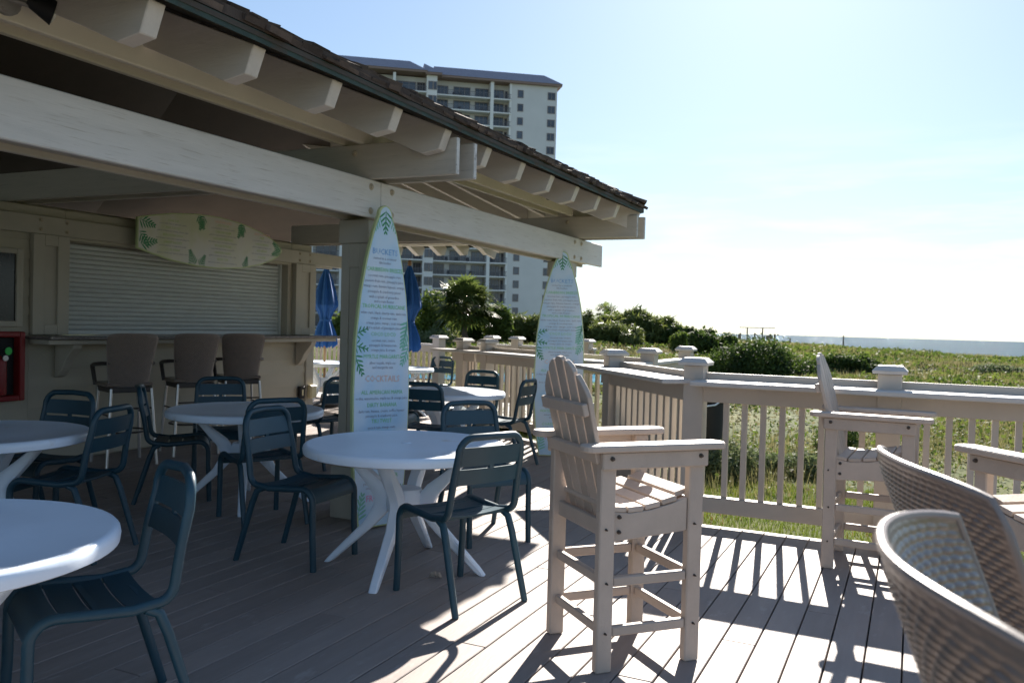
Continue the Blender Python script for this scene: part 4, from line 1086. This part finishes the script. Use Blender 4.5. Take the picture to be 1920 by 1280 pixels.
# fan palms
def palm(x, y, hgt, crown, nfr, label, seed, z=None):
    g = random.Random(seed); z = gnd(x, y) if z is None else z
    r = empty('palm_tree', (x, y, z)); tag(r, label, 'palm tree')
    m = MB(); pts = [(0.06*math.sin(k*0.9), 0.05*math.cos(k*1.1)-0.05, hgt*k/8) for k in range(9)]
    m.tube([(pts[0][0], pts[0][1], -0.3)]+pts, [0.22, 0.20]+[0.17+0.02*(k % 2) for k in range(7)]+[0.15], 10); m.build('trunk', 'trunk', r, smooth=True)
    V = []; F = []
    for f in range(nfr):
        az = g.uniform(0, 2*PI); el = math.asin(g.uniform(-0.75, 1.0))
        d = Vector((math.cos(az)*math.cos(el), math.sin(az)*math.cos(el), math.sin(el)))
        pet = crown*g.uniform(0.42, 0.62)
        o0 = Vector((pts[-1][0], pts[-1][1], hgt)); c = o0+d*pet
        side = d.cross(Vector((0, 0, 1)));
        if side.length < 0.05: side = Vector((1, 0, 0))
        side.normalize(); upv = side.cross(d)
        n = len(V); w = 0.012*crown
        V += [o0-side*w, o0+side*w, c+side*w, c-side*w]; F.append((n, n+1, n+2, n+3))
        nb = 13
        for k in range(nb):
            a = (k/(nb-1)-0.5)*rad(210)
            bd = d*math.cos(a)+side*math.sin(a)+upv*(0.28*math.cos(a)+g.uniform(-0.12, 0.12))
            ln = crown*g.uniform(0.38, 0.50)*(0.75+0.25*math.cos(a)); bw = crown*0.030
            pr = bd.cross(upv); 
            if pr.length < 1e-3: pr = side
            pr.normalize()
            mid = c+bd*ln*0.55; tip = c+bd*ln+Vector((0, 0, -ln*g.uniform(0.15, 0.45)))
            n = len(V); V += [c, mid-pr*bw, tip, mid+pr*bw]; F.append((n, n+1, n+2, n+3))
    link('crown', npmesh('crown', np.array([tuple(v) for v in V]), np.array(F), 'leaf_palm'), r)
    # dead hanging skirt
    m = MB()
    for k in range(26):
        a = g.uniform(0, 2*PI); rr = g.uniform(0.15, 0.32)*crown
        m.bar((0.1*math.cos(a), 0.1*math.sin(a), hgt-0.05), (rr*math.cos(a), rr*math.sin(a), hgt-crown*g.uniform(0.35, 0.62)), 0.05, 0.01)
    m.build('dead_fronds', 'pole_wood', r)
    return r
palm(-24.0, 44.0, 2.45, 2.15, 130, 'big fan palm in front of the apartment tower', 3, z=-0.1)
palm(-29.6, 85.6, 3.0, 1.55, 60, 'small fan palm rising above the hedge right of the far surfboard', 5, z=-0.2)
bush(-27.2, 46.5, lumpset(2.0, 1.6, 3.2, 7, 21), 5200, 0.12, 'leaf_mid', 'tall feathery shrub left of the big fan palm', 'tree', 'tree', seed=21)
bush(-24.6, 40.6, lumpset(1.8, 1.2, 1.45, 8, 22, 0.3), 4200, 0.07, 'leaf_silver', 'rounded silvery hedge mound left of the palm trunk', seed=22)
bush(-30.5, 47.5, lumpset(3.0, 1.5, 2.2, 7, 23), 4500, 0.13, 'leaf_dark', 'dark shrub mass left of the silvery mound', seed=23)
bush(-22.6, 45.6, lumpset(1.3, 1.2, 2.5, 6, 24), 4200, 0.11, 'leaf_mid', 'narrow pine like shrub right of the palm trunk', 'tree', 'tree', seed=24)
bush(-20.6, 49.0, lumpset(2.0, 1.6, 2.1, 9, 25), 6200, 0.14, 'leaf_palmetto', 'palmetto clump between the palm and the far surfboard', seed=25)
bush(-18.4, 50.0, lumpset(1.6, 1.4, 2.0, 7, 26), 4200, 0.14, 'leaf_palmetto', 'palmetto clump just behind the far surfboard', seed=26)
bush(-20.0, 56.0, lumpset(1.8, 1.4, 2.6, 6, 27), 3600, 0.15, 'leaf_dark', 'dark bush in front of the tower base', seed=27)
bush(-18.1, 53.5, lumpset(2.0, 1.5, 2.1, 8, 28), 5600, 0.15, 'leaf_palmetto', 'palmetto clump right of the far surfboard', seed=28)
bush(-16.6, 52.6, lumpset(2.2, 1.6, 2.35, 10, 29), 7600, 0.15, 'leaf_palmetto', 'tallest palmetto hedge clump under the small palm', seed=29)
bush(-14.9, 53.2, lumpset(2.0, 1.6, 2.05, 9, 30), 6600, 0.15, 'leaf_palmetto', 'hedge clump sloping down right of the small palm', seed=30)
bush(-13.0, 53.4, lumpset(1.8, 1.4, 1.5, 8, 31), 5200, 0.15, 'leaf_dark', 'low dark end of the hedge', seed=31)
bush(-9.55, 45.3, lumpset(1.35, 1.2, 1.75, 8, 32), 6000, 0.10, 'leaf_dark', 'round dark bush standing alone left of the big mound', seed=32)
bush(-4.7, 30.6, [(-1.0, 0, 0.50, 1.0, 0.9, 0.66), (-0.1, 0, 0.74, 1.0, 1.0, 0.70), (0.8, 0.2, 0.38, 1.0, 0.9, 0.45), (1.5, 0.3, 0.15, 0.9, 0.7, 0.35), (-1.7, -0.2, 0.15, 0.7, 0.6, 0.45), (-0.4, -0.5, 0.3, 1.0, 0.7, 0.5), (0.6, -0.6, 0.2, 1.0, 0.6, 0.4)], 26000, 0.055, 'leaf_dark', 'wide dark mound of wax myrtle beyond the rail corner', seed=33)
bush(-2.6, 38.5, lumpset(1.7, 1.0, 0.80, 10, 34, 0.3), 8200, 0.07, 'leaf_dark', 'low dark thicket behind the middle tall chair', seed=34)
bush(1.4, 53.0, lumpset(3.4, 1.5, 0.62, 9, 35, 0.3), 5200, 0.09, 'leaf_mid', 'green thicket on the dune before the sea', seed=35)
bush(4.3, 42.0, lumpset(2.4, 1.3, 0.70, 9, 36, 0.3), 5600, 0.07, 'leaf_silver', 'dry grey thicket at the right edge of the dune', seed=36)
bush(-2.45, 11.6, lumpset(0.75, 0.55, 0.62, 7, 37, 0.3), 4200, 0.030, 'leaf_silver', 'silvery shrub close behind the corner balusters', seed=37)
bush(-1.35, 12.2, lumpset(0.6, 0.5, 0.42, 6, 38, 0.3), 2600, 0.028, 'leaf_silver', 'low silvery shrub right of the corner one', seed=38)
bush(-1.0, 14.4, lumpset(0.4, 0.4, 0.62, 6, 39, 0.3), 2000, 0.03, 'leaf_dark', 'small dark shrub behind the middle tall chair back', seed=39)

for k, (px_, d_, w_, h_, mt_, lb_) in enumerate((
        (-29.6, 41.0, 2.4, 2.1, 'leaf_mid', 'leafy shrub behind the right blue umbrella'),
        (-27.6, 39.0, 2.0, 1.3, 'leaf_dark', 'low dark shrub at the left foot of the silvery mound'),
        (-25.6, 49.5, 2.6, 2.7, 'leaf_dark', 'dark tree filling the gap left of the fan palm trunk'),
        (-23.2, 48.5, 2.2, 2.3, 'leaf_palmetto', 'palmetto clump directly right of the fan palm trunk'),
        (-21.4, 51.5, 2.4, 2.4, 'leaf_mid', 'bushy shrub under the tower right of the fan palm'),
        (-19.3, 47.0, 2.0, 1.7, 'leaf_palmetto', 'front palmetto clump hidden partly by the far surfboard'),
        (-15.9, 49.0, 1.8, 1.6, 'leaf_palmetto', 'front palmetto clump in the hedge right of the far surfboard'),
        (-12.1, 50.0, 1.4, 1.2, 'leaf_mid', 'last small bush of the hedge toward the sea'))):
    bush(px_, d_, lumpset(w_*0.75, 1.3, h_, 9, 60+k, 0.35), 5600, 0.11, mt_, lb_, seed=60+k)
# grass and ground cover as stuff
def tufts(name, n, region, hgt, mat, seed, wid=0.006, lean=0.35, keep=None):
    g = np.random.default_rng(seed)
    x, y = region(g, n)
    if keep is not None:
        k = keep(x, y, g); x, y = x[k], y[k]
    n = len(x); z = gz(x, y)
    d = np.hypot(x, y)
    a = g.random(n)*2*PI; h = hgt*(0.5+0.8*g.random(n)); w = wid*np.clip(d/12, 0.7, 6)
    lx = np.cos(a)*h*lean*g.random(n); ly = np.sin(a)*h*lean*g.random(n)
    b = g.random(n)*2*PI; wx, wy = np.cos(b)*w, np.sin(b)*w
    V = np.stack([np.stack([x-wx, y-wy, z-0.03], -1), np.stack([x+wx, y+wy, z-0.03], -1), np.stack([x+lx, y+ly, z+h], -1)], 1).reshape(-1, 3)
    o = link(name, npmesh(name, V, np.arange(3*n).reshape(n, 3), mat)); tag(o, kind='stuff')
def wedge(a0, a1, d0, d1, pw=1.0):
    def f(g, n):
        a = np.radians(a0+(a1-a0)*g.random(n)); d = d0+(d1-d0)*g.random(n)**pw
        return d*np.sin(a), d*np.cos(a)
    return f
def off_deck(x, y, g): return (y > 6.12) & ((x > -1.3) | (y > 6.1+(-1.3-x)*1.28)) & ((x > -2.3) | (y > 13.2-0.05*x))
def patch(sc, thr, ph=0.0):
    def f(x, y, g): 
        v = np.sin(x*sc+ph)*np.cos(y*sc*0.8+ph)+0.6*np.sin(x*sc*2.3-y*sc*1.7+ph)+0.5*g.normal(size=len(x))
        return off_deck(x, y, g) & (v > thr)
    return f
tufts('lawn_grass', 70000, wedge(-24, 24, 6.1, 11.5, 0.7), 0.055, 'grass_lawn', 41, 0.007, 0.8, off_deck)
tufts('red_sorrel', 9000, wedge(-24, 24, 6.1, 9.5, 0.8), 0.06, 'grass_red', 42, 0.008, 0.8, patch(1.3, 0.6, 2.0))
tufts('dune_grass', 130000, wedge(-34, 16, 9.5, 40, 0.8), 0.24, 'grass_dune', 43, 0.006, 0.7, patch(0.40, 0.15))
tufts('tall_dune_grass', 100000, wedge(-34, 16, 30, 92, 0.8), 0.30, 'grass_dune', 44, 0.008, 0.6, patch(0.16, -0.2))
def cover(name, n, region, size, mat, seed, keep, hmax):
    g = np.random.default_rng(seed); x, y = region(g, n); k = keep(x, y, g); x, y = x[k], y[k]; n = len(x)
    p = np.stack([x, y, gz(x, y)+hmax*g.random(n)], -1); d = np.hypot(x, y)[:, None]
    nrm = g.normal(size=(n, 3))*0.7+[0, 0, 0.6]; nrm /= np.linalg.norm(nrm, axis=1, keepdims=True)
    a = np.cross(nrm, g.normal(size=(n, 3))); a /= np.linalg.norm(a, axis=1, keepdims=True); b = np.cross(nrm, a)
    s = size*np.clip(d/14, 0.8, 5)*(0.6+0.8*g.random((n, 1))); a *= s; b *= s*0.6
    V = np.stack([p-a, p+b, p+a, p-b], 1).reshape(-1, 3)
    o = link(name, npmesh(name, V, np.arange(4*n).reshape(n, 4), mat)); tag(o, kind='stuff')
cover('dune_creepers', 90000, wedge(-34, 16, 9.5, 45, 0.8), 0.035, 'cover_green', 45, patch(0.42, 0.35, 1.1), 0.22)
cover('silver_groundcover', 55000, wedge(-34, 16, 10, 50, 0.8), 0.030, 'cover_dry', 46, patch(0.36, 0.35, 2.7), 0.16)
cover('dune_thicket', 90000, wedge(-34, 16, 40, 92, 0.9), 0.034, 'cover_green', 47, patch(0.2, 0.3, 0.6), 0.26)
tufts('left_lawn', 26000, wedge(-50, -24, 13.5, 45, 0.8), 0.10, 'grass_lawn', 48, 0.010, 0.8)

# ================================================================== BEACH ACCESS, FAR POSTS, POOL
t = empty('beach_pergola', (-18.6, 112.0, -0.6), rad(-4)); tag(t, 'wooden beach crossing frame on the dune skyline', 'pergola')
for xx in (-0.9, 1.05): bx('post', 'far_wood', t, xx-0.07, xx+0.07, -0.07, 0.07, 0, 2.25, 0)
bx('crossbar', 'far_wood', t, -1.9, 2.6, -0.04, 0.04, 2.25, 2.33, 0)
for xx in (-1.8, 1.9, 2.6): bx('rail_post', 'far_wood', t, xx-0.1, xx+0.1, -0.08, 0.08, 0, 1.55 if xx != 1.9 else 1.3, 0)
bx('bench', 'far_wood', t, 1.55, 2.25, -0.3, 0.3, 0.85, 1.35, 0)
for k, (az, d, h) in enumerate(((-11.4, 95, 0.9), (-10.9, 94, 0.8), (-10.4, 94, 0.85), (-9.4, 92, 1.1), (-8.8, 90, 0.85), (-7.2, 88, 0.7), (-4.0, 86, 1.25))):
    x, y = d*math.sin(rad(az)), d*math.cos(rad(az)); z = gnd(x, y)
    p = empty('fence_post', (x, y, z)); tag(p, ('first fence post right of the wooden crossing frame on the skyline', 'second fence post right of the wooden crossing frame on the skyline', 'third fence post, next to the braced one, on the skyline', '', 'short fence post right after the braced one on the skyline', 'shortest fence post, between the braced one and the lone post', '')[k] or 'post', 'post', 'fence posts along the dune skyline')
    bx('post', 'far_wood', p, -0.06, 0.06, -0.06, 0.06, -0.2, h, 0)
    if k == 3:
        m = MB(); m.bar((0, 0, h), (0.55, 0, 0.55), 0.08, 0.08); m.build('brace', 'far_wood', p)
        p['label'] = 'skyline fence post with a slanting brace'; del p['group']
    if k == 6: p['label'] = 'tall lone post on the skyline before the sea'; del p['group']
m = MB(); m.box(-0.0, 9.0, 0, 6, -0.02, 0.0); o = m.build('pool_water', 'pool', loc=(-16.5, 20.5, -0.30), rot=(0, 0, 0.3)); tag(o, kind='structure')
m = MB(); m.box(-30, -0.5, -9, 9, -0.06, -0.02); o = m.build('pool_deck', 'concrete', loc=(-7.5, 22.0, -0.34), rot=(0, 0, 0.3)); tag(o, kind='structure')

# ================================================================== APARTMENT TOWER
tw = empty('apartment_tower', (-71.6, 170.4, -1.5)); tw.rotation_euler = (0, 0, math.atan2(0.592, 0.803)); tag(tw, 'tall cream apartment tower with rows of balconies and a grey roof', 'building')
U = 0.1165                    # metres per photo pixel at that distance; local x runs right along the facade, 0 = right corner
def fx(px): return (px-1031)*U
NF = 18; FH = 2.92; Z0 = 1.2; ZT = Z0+NF*FH+0.6
def part(name, mt, x0, x1, y0, y1, z0, z1): return bx(name, mt, tw, x0, x1, y0, y1, z0, z1, 0)
part('wall', 'condo_wall', fx(945), 0, 0.0, 18, 0, ZT)
part('recess_wall', 'condo_wall', fx(806)+0.02, fx(945)-0.02, 2.0, 17, 0, ZT)
part('bay', 'condo_light', fx(787), fx(806), -1.3, 17, 0, ZT)
part('recess_wall', 'condo_wall', fx(560), fx(787)-0.02, 0.9, 17, 0, ZT)
part('fin', 'condo_light', fx(905), fx(911), -0.35, 1.98, 0, ZT)
part('fin', 'condo_light', fx(727), fx(732), -1.6, 0.88, 0, ZT)
part('fin', 'condo_light', fx(640), fx(645), -1.6, 0.88, 0, ZT)
part('fin', 'condo_light', fx(590), fx(594), -1.6, 0.88, 0, ZT)
part('side_panel', 'condo_light', fx(941), fx(945)-0.03, -0.2, 1.98, 0, ZT)
def roofpart(x0, x1, y0, y1, z):
    m = MB(); e = 1.3
    m.box(x0-0.4, x1+0.9, y0-0.9, y1, z, z+0.45); m.build('eave', 'condo_eave', tw)
    m = MB(); q = z+0.452
    m.hexa([(x0-0.5, y0-1.0, q), (x1+1.0, y0-1.0, q), (x1+1.0, y1, q), (x0-0.5, y1, q), (x0-0.5, y0+1.8, q+2.4), (x1-2.6, y0+1.8, q+2.4), (x1-2.6, y1, q+2.4), (x0-0.5, y1, q+2.4)]); m.build('roof', 'condo_roof', tw)
roofpart(fx(806), 0, 0, 18, ZT+0.003); roofpart(fx(787), fx(806), -1.3, 16.9, ZT+0.01); roofpart(fx(560), fx(787)-0.9, -1.4, 17, ZT+0.25)
def win(x0, x1, y, z0, z1, mt='condo_glass', mull=0):
    k = ('win', round(x1-x0, 2), round(z1-z0, 2), mt, mull)
    if k not in KIDS:
        m = MB(); w, h = x1-x0, z1-z0; m.box(-w/2, w/2, -0.03, 0.05, -h/2, h/2); KIDS[k] = m.mesh('window', mt)
        m = MB(); t = 0.13
        for (a, b_, c, d) in ((-w/2-t, -w/2, -h/2-t, h/2+t), (w/2, w/2+t, -h/2-t, h/2+t), (-w/2, w/2, h/2, h/2+t), (-w/2, w/2, -h/2-t, -h/2)): m.box(a, b_, -0.10, 0.04, c, d)
        for q in range(mull):
            xx = -w/2+w*(q+1)/(mull+1); m.box(xx-0.05, xx+0.05, -0.09, 0.03, -h/2, h/2)
        KIDS[k+('f',)] = m.mesh('frame', 'condo_frame')
    o = link('window', KIDS[k], tw, ((x0+x1)/2, y, (z0+z1)/2)); link('frame', KIDS[k+('f',)], o)
RC = {}
def railing(x0, x1, y, z):
    k = ('brl', round(x1-x0, 2))
    if k not in KIDS:
        m = MB(); w = x1-x0
        m.box(0, w, -0.03, 0.03, 1.0, 1.08); m.box(0, w, -0.03, 0.03, 0.08, 0.14)
        q = 0.1
        while q < w: m.box(q-0.02, q+0.02, -0.02, 0.02, 0.14, 1.0); q += 0.22
        KIDS[k] = m.mesh('balcony_railing', 'condo_rail')
    link('balcony_railing', KIDS[k], tw, (x0, y, z))
rr = random.Random(5)
for f in range(NF):
    z = Z0+f*FH
    win(fx(1014), fx(1026.5), 0.02, z+0.75, z+2.15, mull=1)
    win(fx(957), fx(966), 0.02, z+0.75, z+2.15)
    win(fx(936), fx(941)-0.2, 1.98, z+0.5, z+2.2, 'condo_dark')
    for a, b_ in ((912.5, 932), (880, 903), (840, 869), (808.5, 828)): win(fx(a), fx(b_), 1.98, z+0.15, z+2.35, mull=2)
    for a, b_ in ((791, 797.5), (800, 804.5)): win(fx(a), fx(b_), -1.28, z+0.7, z+2.2)
    for a, b_ in ((734, 768), (772, 785), (708, 725), (672, 700), (650, 666), (600, 634)): win(fx(a), fx(b_), 0.88, z+0.15, z+2.35, 'condo_glass' if a != 772 else 'condo_dark', mull=2)
    for a, b_, y0 in ((806.3, 904.8, 1.96), (911.2, 944.0, 1.96), (732.3, 786.7, 0.86), (645.3, 726.7, 0.86), (594.4, 639.6, 0.86)):
        part('balcony_slab', 'condo_light', fx(a), fx(b_), -0.35 if y0 > 1 else -1.5, y0, z-0.16, z+0.10)
        railing(fx(a), fx(b_), -0.27 if y0 > 1 else -1.42, z+0.10)
    for (a, y0) in ((835, 0.9), (874, 1.1), (890, 0.8), (850, 1.0), (918, 1.0), (745, -0.3)):
        if rr.random() < 0.55:
            k = 'bchair'
            if k not in KIDS:
                m = MB(); m.box(-0.3, 0.3, -0.3, 0.3, 0, 0.45); m.box(-0.3, 0.3, 0.22, 0.3, 0.45, 0.95); KIDS[k] = m.mesh('balcony_chair', 'condo_dark')
            o = link('balcony_chair', KIDS[k], tw, (fx(a)+rr.uniform(-0.5, 0.5), y0, z+0.11))
